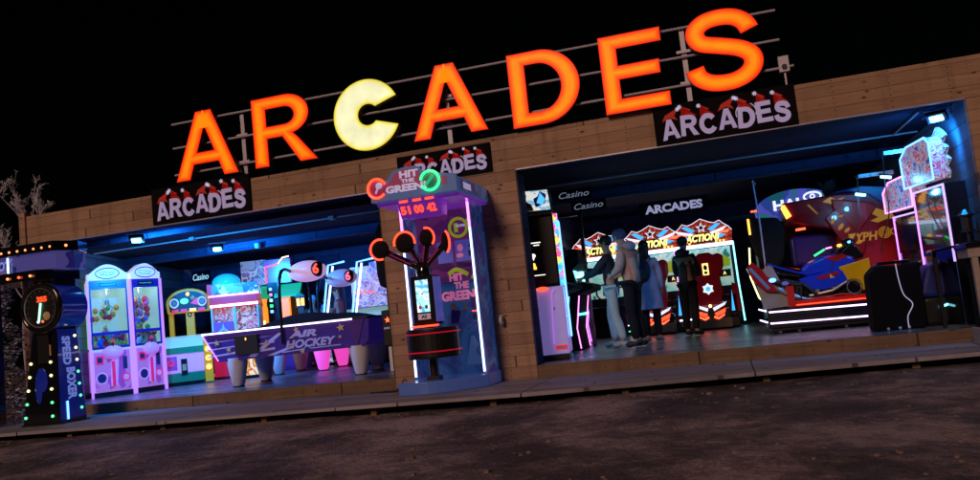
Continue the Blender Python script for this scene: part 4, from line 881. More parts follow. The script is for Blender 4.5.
MB().box(-.5, -.44, 0, .06, 0, 2.3, 'dark_metal').box(.5, .56, 0, .06, 0, 2.3, 'dark_metal').box(-.5, .56, 0, .06, 2.24, 2.3, 'dark_metal').build('frame', mt)
MB().box(-.15, .02, -.03, .0, 2.3, 2.38, 'casino_dim').build('light_box', mt)

# ---- sit-down racing machines at the back wall
ART('race_art', [(.25, .01, .01), (.7, .03, .02), (.12, .01, .02), (.8, .12, .03), (.06, .02, .04), (.55, .02, .02)], 3.2, .6, 'noise', 3)
ART('race_screen', [(.05, .25, .25), (.35, .9, .8), (.6, .95, .85), (.9, .95, .8), (.3, .8, .75), (.9, .75, .3)], 1.9, .4, 'noise', 1)
M('seat_red', (.28, .006, .012), .25, coat=.8, emit=(.4, .0, .01), es=.1)
def race(x, label, strip, seat=True):
    t = thing('racing_machine', label, 'racing game', (x, 6.3, 0), 0, 'sit-down racing machines along the back wall')
    MB().box(-.55, .55, .25, .9, 0, 1.7, 'black').box(-.5, .5, -.2, .3, .2, .62, 'gloss_black').build('cabinet', t, bevel=.01)
    MB().box(-.50, .50, .235, .25, .80, 1.58, 'race_screen').build('screen', t)
    # car on the screen
    MB().prism([(.2, 1.18), (.46, 1.18), (.48, 1.32), (.36, 1.42), (.22, 1.4)], 'y', .215, .235, 'olive_logo').prism([(.22, .98), (.46, .98), (.46, 1.12), (.22, 1.12)], 'y', .21, .235, 'black').text('A', (.34, .205, 1.05), .06, .07, 'race_yellow').build('screen_car', t)
    MB().prism([(.1, 1.60), (.0, 1.66), (.12, 1.66), (.3, 1.60)], 'x', -.56, .56, 'neon_ice').build('marquee_sill', t)
    pts = [(-.56, 1.66), (-.58, 1.88), (-.52, 1.96), (-.44, 2.02), (-.36, 2.10), (-.26, 2.06), (-.16, 2.09), (0, 2.17), (.16, 2.09), (.26, 2.06), (.36, 2.10), (.44, 2.02), (.52, 1.96), (.58, 1.88), (.56, 1.66)]
    MB().prism(pts, 'y', .05, .15, 'race_art').build('marquee', t)
    MB().tube([(p[0], .045, p[1]) for p in pts[1:-1]], .007, 'race_ice', 6).build('marquee_outline', t)
    MB().ell((0, .045, 1.79), (.38, .012, .10), 'board_black', 20, 8).build('marquee_oval', t)
    MB().text('ACTION!', (.0, .022, 1.79), .66, .15, 'race_yellow', off=.05, shear=.25).build('marquee_lettering', t)
    d = MB().prism([(-.42, 1.72), (-.28, 1.86), (-.3, 1.74)], 'y', .03, .05, 'race_blue').prism([(.3, 1.74), (.3, 1.86), (.46, 1.8)], 'y', .03, .05, 'race_blue')
    d.star((0, .035, 1.99), .11, 'race_ice', n=5).star((0, .028, 1.99), .07, 'board_black', n=5)
    for s_ in (-1, 1):
        d.prism([(s_*.12, 1.95), (s_*.3, 2.05), (s_*.38, 2.03), (s_*.2, 1.9)], 'y', .03, .05, 'race_blue').prism([(s_*.15, 1.88), (s_*.5, 1.98), (s_*.42, 1.9), (s_*.2, 1.84)], 'y', .033, .05, 'race_ice').prism([(s_*.2, 1.86), (s_*.54, 1.9), (s_*.5, 1.84)], 'y', .03, .05, 'led_red')
        for k in range(3): d.box(s_*(.26+.07*k)-.02, s_*(.26+.07*k)+.02, .03, .05, 1.675, 1.71, 'lamp_orange')
    d.build('marquee_emblem', t)
    for s_ in (-1, 1): MB().tube([(s_*.57, .1, 1.66), (s_*.575, .1, .9), (s_*.60, .0, .08)], .016, strip if s_ > 0 else 'neon_pink').build('side_tube', t)
    # steering column and wheel
    MB().ring((0, -.05, .92), .16, .018, 'black').box(-.03, .03, -.04, .25, .85, .95, 'black').build('steering_wheel', t)
    if not seat: return t
    y = -.95
    sh = [(-.20, .42), (-.27, .70), (-.24, .95), (-.33, 1.16), (-.34, 1.36), (-.24, 1.42), (-.16, 1.38), (-.10, 1.44), (.10, 1.44), (.16, 1.38), (.24, 1.42), (.34, 1.36), (.33, 1.16), (.24, .95), (.27, .70), (.20, .42)]
    s = MB().prism(sh, 'y', y, y+.12, 'seat_red').build('seat_back', t, bevel=.035)
    MB().tube([(p[0]*.9, y-.004, .93+(p[1]-.93)*.92) for p in sh], .008, 'red_paint', 6, True).build('piping', s)
    MB().box(-.055, .055, y-.012, y-.0, 1.02, 1.24, 'race_yellow').ell((0, y-.012, 1.16), (.035, .006, .05), 'black').box(-.03, .03, y-.016, y-.01, 1.04, 1.09, 'black').build('seat_badge', s)
    MB().star((0, y-.01, .76), .11, 'race_ice', n=6, inner=.7).star((0, y-.016, .76), .06, 'race_blue', n=6, inner=.6).build('seat_star', s)
    MB().box(-.28, .28, y+.05, y+.55, .38, .50, 'seat_red').build('seat_cushion', t, bevel=.03)
    MB().box(-.34, .34, y-.02, y+.75, .02, .38, 'gloss_black').box(-.5, .5, y+.3, .3, .02, .2, 'gloss_black').box(-.36, .36, y-.04, y-.02, .03, .2, 'kick_wood').build('pedestal', t, bevel=.01)
    rg = MB()
    for s_ in (-1, 1):
        rg.prism([(s_*.04, .40), (s_*.30, .50), (s_*.26, .44), (s_*.06, .34)], 'y', y-.04, y-.03, 'race_ice').prism([(s_*.06, .30), (s_*.27, .38), (s_*.25, .30), (s_*.10, .24)], 'y', y-.04, y-.03, 'neon_red').prism([(s_*.06, .26), (s_*.12, .22), (s_*.24, .28), (s_*.24, .25), (s_*.12, .18), (s_*.04, .22)], 'y', y-.045, y-.035, 'led_red')
    rg.ell((0, y-.045, .44), (.03, .01, .03), 'led_yellow'); rg.build('rear_lights', t)
    MB().box(-.62, -.3, -.3, -.28, .08, .1, strip).box(-.62, -.34, -.34, -.32, .2, .22, 'neon_white').build('floor_lights', t)
    MB().prism([(.36, .25), (.44, .85), (.56, .78), (.58, .3)], 'y', -.2, -.1, 'seat_red').prism([(.38, .3), (.42, .7), (.44, .3)], 'y', -.21, -.2, 'race_blue').build('side_wing', t)
    return t
race(-2.33, 'racing machine at the left, mostly hidden behind the visitor in the hoodie', 'neon_cyan', False)
race(-1.28, 'middle racing machine, its screen partly hidden by the people standing', 'neon_green')
race(-.27, 'right racing machine with its whole red seat in view', 'neon_cyan')

# ---- motorbike simulator
M('bike_red', (.5, .02, .02), .25, coat=.7, emit=(.6, .01, .01), es=.06); M('bike_blue', (.01, .04, .55), .2, coat=.8, emit=(.0, .02, .7), es=.10); M('bike_yellow', (.6, .33, .0), .3, coat=.4, emit=(.5, .25, 0), es=.08)
mb_ = thing('motorbike_simulator', 'blue and yellow motorbike ride game on a base edged with two white neon strips', 'motorbike game', (1.27, 2.0, 0)); mb_.scale = (1.03, 1, 1.07)
MB().box(-.70, .74, .02, .75, .08, .34, 'gloss_black').box(-.66, .7, .05, .72, .04, .08, 'black').build('platform', mb_, bevel=.01)
for z in (.16, .31):
    MB().tube([(-.78, .42, z+.03), (-.66, -.0, z-.01), (.76, -.02, z-.03)], .011, 'neon_base').build('neon_strip', mb_)
MB().tube([(.7, -.02, .13), (.7, -.02, .29)], .012, 'neon_purple').build('neon_post', mb_)
for x in (-.55, -.3, .3, .6): MB().cyl((x-.02, .12, .03), (x+.02, .12, .03), .03, m='steel').box(x-.03, x+.03, .1, .15, .03, .07, 'dark_metal').build('castor', mb_)
MB().prism([(-.72, .34), (-.80, .8), (-.55, .95), (-.42, .6), (-.1, .36)], 'y', .2, .24, 'grey_plastic').box(-.3, .62, .08, .1, .34, .42, 'bike_red').tube([(-.3, .07, .36), (.6, .07, .36)], .007, 'neon_red').box(-.4, -.3, .1, .3, .34, .62, 'bike_red').build('tail_guard', mb_, bevel=.005)
# the bike, pointing right
MB().tube(catmull([(-.6, .2, .95), (-.35, .19, .84), (-.1, .18, .76), (.1, .18, .78)], 4), .012, 'bike_blue').build('saddle_trim', mb_, smooth=True)
MB().prism([(.30, .98), (.40, 1.12), (.52, 1.18), (.60, 1.05), (.68, .9), (.55, .88)], 'y', .22, .46, 'gloss_black').build('windshield', mb_, bevel=.03)
for x, r_ in ((-.30, .19), (.52, .19)):
    w_ = MB().ring((x, .42, .53), r_, .045, 'rubber', n=30, seg=8).ring((x, .40, .53), r_*.62, .012, 'steel', n=24)
    for k in range(6): w_.tube([(x, .41, .53), (x+r_*.62*math.cos(k*1.05), .41, .53+r_*.62*math.sin(k*1.05))], .009, 'dark_metal', 5)
    w_.build('wheel', mb_, smooth=True)
MB().prism([(-.12, .62), (.4, .68), (.5, .5), (.3, .38), (-.1, .36), (-.2, .48)], 'y', .24, .44, 'matte_black').build('belly', mb_, bevel=.02)
MB().tube(catmull([(.3, .2, .44), (.0, .17, .40), (-.25, .16, .46), (-.5, .16, .60)], 5), [.02]*5+[.024]*5+[.035]*6, 'steel').build('exhaust', mb_, smooth=True)
for z in (.55, .6, .65): MB().box(.1, .3, .225, .24, z, z+.012, 'steel').build('cooling_fin', mb_)
MB().prism([(.16, .93), (.38, .98), (.46, .93), (.3, .88)], 'y', .19, .198, 'seat_red').prism([(.02, .70), (.3, .75), (.32, .71), (.06, .66)], 'y', .16, .168, 'seat_red').text('R', (.22, .155, .69), .05, .05, 'flame_gold').build('decal', mb_)
MB().prism([(-.62, .98), (-.45, .90), (-.1, .82), (.12, .86), (.12, .78), (-.2, .72), (-.45, .78), (-.62, .92)], 'y', .22, .46, 'gloss_black').build('saddle', mb_, bevel=.03)
MB().prism([(-.20, .80), (-.08, .90), (.12, .97), (.38, .98), (.52, .93), (.56, .84), (.40, .70), (-.08, .68)], 'y', .2, .48, 'bike_blue').build('tank', mb_, bevel=.05)
MB().prism([(-.88, .92), (-.80, 1.0), (-.68, .88), (-.56, .66), (-.5, .56), (-.66, .58), (-.82, .74)], 'y', .12, .5, 'seat_red').prism([(-.86, .9), (-.82, .92), (-.6, .62), (-.64, .6)], 'y', .11, .12, 'hit_header').build('leg_shell', mb_, bevel=.03)
MB().prism([(.32, .80), (.72, .88), (.72, .60), (.60, .46), (.40, .62)], 'y', .18, .22, 'bike_yellow').build('front_fairing', mb_, bevel=.01)
MB().prism([(-.22, .70), (.36, .76), (.42, .60), (.10, .52), (-.12, .56)], 'y', .17, .21, 'bike_blue').build('side_fairing', mb_, bevel=.01)
en = MB()
for k in range(6): en.rbox((-.05+.07*k, .28, .54+.015*k), (.05, .2, .14), (0, .3*(k % 3), 0), ['dark_metal', 'steel', 'gloss_black'][k % 3])
en.cyl((.48, .18, .52), (.48, .24, .52), .11, m='gloss_black').ring((.48, .17, .52), .09, .01, 'steel').tube([(-.1, .2, .46), (.2, .16, .50), (.4, .18, .6)], .022, 'steel').tube([(-.1, .2, .42), (.3, .17, .44), (.55, .2, .42)], .016, 'red_paint').tube([(-.4, .2, .7), (-.15, .18, .62), (.0, .18, .46)], .03, 'dark_metal')
en.build('engine', mb_)
ft = MB()
for k in range(4): ft.rbox((-.36+.05*k, .15, .52), (.03, .03, .18), (0, .1, 0), 'dark_metal')
ft.tube([(-.7, .16, .78), (-.5, .14, .68), (-.2, .15, .62)], .03, 'dark_metal').ell((-.56, .12, .72), (.05, .03, .03), 'neon_blue').ell((-.4, .12, .66), (.05, .03, .03), 'blue_panel'); ft.build('footrest', mb_)
MB().tube([(.30, .05, 1.02), (.42, .1, 1.06), (.5, .3, 1.1), (.42, .55, 1.06), (.3, .62, 1.02)], .018, 'black').ell((.5, .33, 1.1), (.1, .13, .08), 'gloss_black').tube([(.02, .08, .98), (.16, .06, 1.05)], .012, 'neon_green').ell((.36, .1, 1.08), (.035, .03, .02), 'lamp_orange').tube([(.18, .1, 1.06), (.26, .1, 1.07)], .01, 'neon_pink').build('handlebars', mb_)
MB().prism([(-.80, 1.5), (-.74, 1.62), (-.62, 1.6), (-.36, 1.58), (-.28, 1.42), (-.34, 1.0), (-.5, .8), (-.72, 1.1)], 'y', .35, .6, 'matte_black').build('dark_seat_shell', mb_, bevel=.05)
MB().box(-.78, -.75, .33, .35, 1.38, 1.6, 'lamp_orange').tube([(-.80, .32, 1.2), (-.84, .3, .8), (-.76, .28, .5), (-.62, .28, .36)], .011, 'led_yellow').build('amber_lights', mb_)
pl = thing('pale_pole', 'thin pale upright pole at the left end of the motorbike game', 'pole', (.62, 2.3, 0))
MB().tube([(0, 0, 0), (.02, 0, 1.6), (.0, 0, 2.27)], .012, 'rail_metal').ell((.02, 0, 2.22), (.02, .02, .02), 'steel').build('pole', pl)

# ---- red TYPHOON ride capsule
ART('typhoon_skin', [(.50, .01, .012), (.6, .015, .015), (.42, .008, .01)], 1.2, .10, 'noise', .4, lit=False)
M('navy_shell', (.01, .04, .2), .25, coat=.5, emit=(.0, .04, .3), es=.08)
ty = thing('typhoon_ride', 'big red and navy TYPHOON ride capsule with gold flames behind the motorbike', 'motion ride', (1.72, 2.9, 0))
YF = 0.0
MB().prism([(-.70, 1.93), (.10, 1.97), (.50, 1.93), (.82, 1.8), (.86, .4), (.20, .35), (-.1, .9), (.05, 1.42), (-.62, 1.62)], 'y', YF, 1.0, 'typhoon_skin').build('shell', ty, bevel=.03)
MB().prism([(.02, 1.99), (.45, 2.04), (.80, 1.98), (.92, 1.5), (.78, 1.66), (.52, 1.9), (.25, 1.98)], 'y', YF-.02, 1.02, 'navy_shell').build('upper_shell', ty, bevel=.015)
MB().prism([(.0, 1.9), (.52, 1.78), (.62, 1.7), (.22, 1.22), (.02, 1.6)], 'y', YF-.05, 0, 'bike_red').build('canopy_panel', ty, bevel=.02)
MB().prism([(-.12, 1.62), (.05, 1.74), (.40, 1.22), (.34, 1.02), (.12, 1.12)], 'y', YF-.07, -.02, 'seat_red').build('fin', ty, bevel=.01)
fl = MB()
for i, (x, z, s_) in enumerate(((-.02, 1.56, .05), (.08, 1.46, .06), (.16, 1.4, .05), (.2, 1.28, .06), (.3, 1.2, .05), (.1, 1.62, .04), (.27, 1.32, .04))): fl.ell((x, YF-.075, z), (s_*.5, .006, s_), 'flame_gold', 8, 6, (0, .5+.2*i, 0))
fl.build('dotted_flames', ty); fl = MB()
fl.prism([(-.12, 1.87), (0, 1.93), (.08, 1.88), (.2, 1.90), (.12, 1.85), (.18, 1.81), (.04, 1.80), (-.04, 1.84)], 'y', YF-.03, -.02, 'flame_gold')
fl.build('flame', ty); fl = MB()
fl.prism([(.46, 1.66), (.6, 1.68), (.8, 1.58), (.86, 1.48), (.74, 1.5), (.6, 1.46), (.5, 1.5), (.62, 1.54)], 'y', YF-.01, 0, 'flame_gold')
fl.build('flame', ty); MB().prism([(-.34, 1.86), (-.31, 1.86), (-.2, 1.7), (-.22, 1.7)], 'y', YF-.01, 0, 'flame_gold').build('gold_stripe', ty)
tl_ = MB().text('TYPH', (.36, YF-.086, 1.27), .40, .13, 'flame_gold', off=.03, shear=.2)
for r_ in (.08, .055, .03): tl_.ring((.66, YF-.08, 1.30), r_, .007, 'flame_gold')
tl_.ring((.79, YF-.08, 1.30), .045, .008, 'flame_gold'); tl_.build('lettering', ty)
MB().prism([(-.70, 1.90), (-.66, 1.9), (-.58, 1.72), (-.66, 1.68), (-.72, 1.85)], 'y', YF-.03, 0, 'lamp_orange').build('headlight', ty)
MB().rbox((-.48, YF-.02, 1.5), (.14, .02, .035), (0, -.05, 0), 'led_red').build('tail_light', ty)
MB().box(-.6, .05, .3, .9, .95, 1.42, 'purple_panel').build('inner_seat', ty, bevel=.05)
MB().box(.3, .8, .1, .9, 0, .4, 'matte_black').cyl((-.3, .5, 0), (-.1, .5, 1.0), .08, m='dark_metal').build('support', ty)
tw = MB(); M('dark_lead', (.05, .03, .03), .7)
for k in range(24):
    random.seed(k); tw.tube([(.0, .4, 1.9), (.0+random.uniform(-.1, .1), .4, 2.08), (.0+random.uniform(-.14, .14), .4, 2.15+random.random()*.1)], .009, 'dark_lead', 5)
t = thing('dark_tinsel', 'dark reddish bundle of leads on top of the red ride', 'bundle', (1.75, 2.9, 0)); tw.build('bundle', t)

# ---- HALO marquee machine behind
ART('halo_art', [(.01, .12, .14), (.03, .07, .35), (.1, .1, .6), (.02, .2, .2)], 1.8, .6, 'noise', 1)
hl = thing('halo_machine', 'dark game with a curved teal and violet HALO marquee rising behind the red ride', 'arcade game', (1.33, 4.2, .06))
MB().box(-.7, .7, 0, .8, -.06, 1.72, 'black').build('cabinet', hl, bevel=.02)
mp = [(-.62, 1.70)]+[(.66*math.sin(a), 1.86+.34*math.cos(a)) for a in [-1.4+2.8*i/14 for i in range(15)]]+[(.66, 1.7)]
MB().prism(mp, 'y', -.1, .1, 'halo_art').build('marquee', hl)
lt = MB().text('HAL', (-.10, -.115, 1.96), .5, .17, 'race_ice', off=.04); lt.ring((.28, -.115, 2.04), .07, .016, 'race_ice', rx=1.9).ring((.28, -.115, 2.04), .032, .012, 'race_ice').tube([(.12, -.115, 1.98), (.2, -.115, 1.94), (.36, -.115, 1.95)], .014, 'race_ice'); lt.build('lettering', hl)
MB().box(-.72, -.6, -.12, -.1, 1.9, 1.93, 'led_red').build('red_mark', hl)

# ---- two slim machines along the right wall
ART('header_art', [(.08, .1, .6), (.4, .5, 1), (.75, .75, .95), (.85, .2, .35), (.9, .8, .9), (.8, .08, .2)], 6, .3, 'noise', 1.2)
ART('splash_art', [(.9, .9, 1), (.25, .2, .4), (.95, .95, 1), (.05, .04, .12), (.8, .75, 1), (.02, .02, .08)], 7, .3, 'noise', 5)
def slim(x, y, W, z0, z1, label, edge, low0):
    t = thing('slim_screen_machine', label, 'arcade game', (x, y, 0), math.radians(-78), 'slim screen machines along the right wall')
    h = W/2
    MB().box(-h, h, .04, .36, 0, z0-.05, 'gloss_black').build('cabinet', t, bevel=.01)
    MB().box(-h+.03, h-.03, .028, .04, low0, z0-.12, 'gloss_black').build('screen', t)
    MB().box(-h-.005, -h+.012, .02, .04, low0-.1, z0-.06, 'neon_purple').box(h-.015, h+.005, .02, .04, low0-.1, z0-.06, 'neon_lilac').box(-h, h, .02, .04, z0-.08, z0-.06, 'neon_lilac').build('edge_light', t)
    hp_ = [(-h, z0), (-h, z1-.12), (-h*.5, z1), (h*.8, z1+.02), (h, z1-.06), (h, z0)]
    MB().prism(hp_, 'y', -.06, .1, 'header_art').build('header', t, bevel=.01)
    MB().tube([(p[0], -.065, p[1]) for p in hp_], .011, edge, 6, True).build('header_outline', t)
    random.seed(int(x*100)); sp2 = [(h*.6, z0+.05)]
    for k in range(9): sp2.append((h*.62+random.uniform(.02, .12)+(.12 if k % 2 else 0), z0+.0+(z1-z0+.08)*k/8))
    sp2.append((h*.62, z1+.14)); sp2.append((h*.3, z1+.05)); MB().prism(sp2, 'y', .12, .16, 'splash_art').build('splash_panel', t)
    return t
slim(2.44, 1.68, .84, 1.52, 1.92, 'slimmer looking screen machine with a pink outlined picture header, second from the corner', 'neon_pink', .95)
slim(2.52, .80, .78, 1.74, 2.24, 'screen machine with a blue outlined picture header nearest the right corner', 'neon_blue', .85)
# lamp arms
for i, (x, y, z, lab) in enumerate(((2.22, 1.3, 2.26, 'upper horizontal blue lit lamp arm with a hanging black cable, right of the red ride'), (1.93, 1.6, 2.04, 'lower horizontal blue lit lamp arm above the red ride'))):
    t = thing('lamp_arm', lab, 'lamp arm', (x, y, z), 0, 'lamp arms over the rides')
    MB().box(0, .44, -.02, .02, -.035, .02, 'steel').build('arm', t, bevel=.005)
    MB().ell((-.01, 0, -.01), (.025, .025, .03), 'black').build('cap', t)
    MB().tube(catmull([(-.01, 0, -.03), (-.03-.02*i, -.0, -.4), (-.04-.1*i, .0, -.8), (-.16-.3*i, .0, -1.12), (-.2-.3*i, .0, -1.3)], 5), .008, 'rubber', 6).build('cable', t)
for i, (x, y, z, lab) in enumerate(((2.19, 1.2, 1.93, 'small bright LED bar under the upper lamp arm'), (1.92, 1.55, 1.78, 'small bright LED bar left of the pink outlined header'))):
    t = thing('led_bar', lab, 'LED light', (x, y, z), -.3, 'small LED bars')
    MB().rbox((0, 0, 0), (.13, .04, .035), (0, .25, 0), 'flood_glow').build('lens', t, bevel=.008)
    MB().rbox((0, .02, .03), (.16, .05, .02), (0, .25, 0), 'dark_metal').build('housing', t)
    lamp('bar_light', t, (0, -.05, -.08), 5, (.1, .5, 1), .04)

# ---- draped box with a white cable, blue cover, pedestal, lantern
M('drape', (.004, .004, .006), .95, bump=.5, scale=5); M('blue_tarp', (.01, .02, .22), .5, bump=.8, scale=6)
dbx = thing('draped_box', 'big black draped box with a thin pale cable hanging down its front', 'box', (1.98, .62, 0))
MB().prism([(-.28, .0), (-.26, .7), (-.16, .80), (.1, .78), (.32, .80), (.30, .0)], 'y', 0, .42, 'drape').build('box', dbx, bevel=.03)
MB().tube(catmull([(.05, -.012, .80), (.06, -.012, .6), (.09, -.015, .42), (.17, -.015, .30), (.10, -.012, .16), (.09, -.02, .02)], 6), .006, 'hit_letter', 6).build('cable', dbx)
for x in (-.15, -.02, .08): MB().cyl((x, .0, .02), (x+.03, .0, .02), .025, m='steel').build('castor', dbx)
MB().box(-.14, .22, .05, .3, .8, .84, 'gloss_black').build('control_top', dbx, bevel=.01)
tp = thing('blue_covered_machine', 'low machine under a dark blue cover beside the draped box', 'covered machine', (2.5, .8, 0))
MB().prism([(-.22, .35), (-.1, .72), (.12, .84), (.34, .8), (.34, .35)], 'y', 0, .5, 'blue_tarp').box(-.18, .3, .02, .45, .0, .35, 'black').build('cover', tp, bevel=.05)
MB().tube([(-.02, -.02, .22), (.1, -.02, .26), (.26, -.02, .23)], .014, 'neon_cyan').build('blue_edge', tp)
M('old_wood', (.42, .34, .33), .7, vary=.3, bump=.5, scale=14)
pd = thing('wooden_pedestal', 'wooden pedestal stand with corner posts and a dark top at the right edge', 'pedestal', (2.66, -.5, -.156))
MB().box(-.20, .36, -.2, .25, 1.02, 1.08, 'gloss_black').build('top', pd, bevel=.01)
MB().box(-.18, .34, -.18, .23, .92, 1.02, 'old_wood').build('upper_frame', pd, bevel=.01)
MB().box(-.16, .32, -.16, .2, 0.0, .18, 'old_wood').build('plinth', pd, bevel=.01)
for x in (-.15, -.02, .26): MB().box(x, x+.06, -.17, -.11, .18, .92, 'old_wood').build('corner_post', pd, bevel=.006)
MB().box(-.12, .3, -.1, .18, .18, .92, 'matte_black').build('inner_box', pd)
ln = thing('lantern', 'small dark lantern catching blue light above the pedestal at the right edge', 'lantern', (2.78, .3, 1.0))
MB().lathe([(.0, .34), (.03, .33), (.09, .27), (.085, .25), (.06, .25), (.06, .1), (.08, .09), (.08, .07)][::-1], (0, 0, 0), 'dark_metal', 8).cyl((0, 0, -1.0), (0, 0, .08), .02, m='dark_metal').build('lantern_body', ln)
tb = thing('dark_table', 'dark glossy table top catching blue light below the lantern', 'table', (2.6, .15, 0))
MB().rbox((0, .2, .92), (.5, .3, .03), (0, -.12, .0), 'gloss_black').build('table_top', tb, bevel=.008)
for x in (-.2, .2): MB().box(x-.02, x+.02, .18, .22, 0, .9, 'black').build('leg', tb)

# ================================================================== PEOPLE
M('skin_tone', (.45, .27, .19), .5, vary=.05); M('eye_dark', (.02, .015, .015), .3); M('hoodie_grey', (.42, .36, .31), .85, vary=.3, bump=1, scale=9)
M('hood_blue', (.30, .36, .45), .85, bump=.4, scale=25); M('beanie_blue', (.07, .12, .22), .9, bump=.5, scale=40); M('trousers_black', (.012, .012, .016), .8, bump=.3, scale=20)
M('jeans_light', (.5, .72, .85), .8, vary=.3, bump=1, scale=9); M('coat_light', (.32, .42, .66), .8, vary=.3, bump=1, scale=9); M('bag_dark', (.02, .025, .05), .6)
M('jacket_dark', (.012, .016, .024), .6, bump=.6, scale=16); M('hair_dark', (.015, .01, .008), .5, bump=.5, scale=40); M('shoe_pale', (.35, .5, .5), .6); M('shoe_dark', (.02, .02, .025), .6); M('sole', (.4, .4, .42), .6)
M('coat_teal', (.02, .12, .15), .8, bump=.4, scale=20); M('top_maroon', (.22, .02, .03), .8, bump=.4, scale=20); M('cap_cyan', (.2, .5, .65), .7); M('trousers_blue', (.03, .05, .12), .8); M('sleeve_black', (.02, .03, .06), .8, bump=.3)
def skin(name, J, edges, root, mat, parent, levels=1):
    names = list(J); me = bpy.data.meshes.new(name); me.from_pydata([J[n][0] for n in names], [(names.index(a), names.index(b)) for a, b in edges], [])
    o = bpy.data.objects.new('tmp_skin', me); COL.objects.link(o); md = o.modifiers.new('s', 'SKIN'); md.use_smooth_shade = True; md.branch_smoothing = .4
    for i, n in enumerate(names):
        q = J[n][1]; sv = me.skin_vertices[0].data[i]; sv.radius = q if isinstance(q, tuple) else (q, q); sv.use_root = (n == root)
    sb = o.modifiers.new('b', 'SUBSURF'); sb.levels = levels; sb.render_levels = levels
    dg = bpy.context.evaluated_depsgraph_get(); dg.update(); m2 = bpy.data.meshes.new_from_object(o.evaluated_get(dg)); bpy.data.objects.remove(o); bpy.data.meshes.remove(me)
    m2.name = name; m2.materials.clear(); m2.materials.append(MATS[mat]); m2.polygons.foreach_set('use_smooth', [True]*len(m2.polygons))
    r_ = bpy.data.objects.new(name, m2); COL.objects.link(r_); r_.parent = parent; return r_
STAND = dict(pelvis=(0, 0, .96), waist=(0, 0, 1.10), chest=(0, 0, 1.32), neck=(0, -.0, 1.50), jaw=(0, -.025, 1.60), head=(0, -.02, 1.68), crown=(0, -.0, 1.745),
             hipL=(.09, 0, .90), hipR=(-.09, 0, .90), kneeL=(.10, -.01, .50), kneeR=(-.10, -.01, .50), ankL=(.10, .03, .09), ankR=(-.10, .03, .09), toeL=(.12, -.15, .035), toeR=(-.12, -.15, .035), heelL=(.1, .06, .04), heelR=(-.1, .06, .04),
             shL=(.175, 0, 1.43), shR=(-.175, 0, 1.43), elL=(.23, .03, 1.15), elR=(-.23, .03, 1.15), wrL=(.21, -.10, .93), wrR=(-.21, -.10, .93))
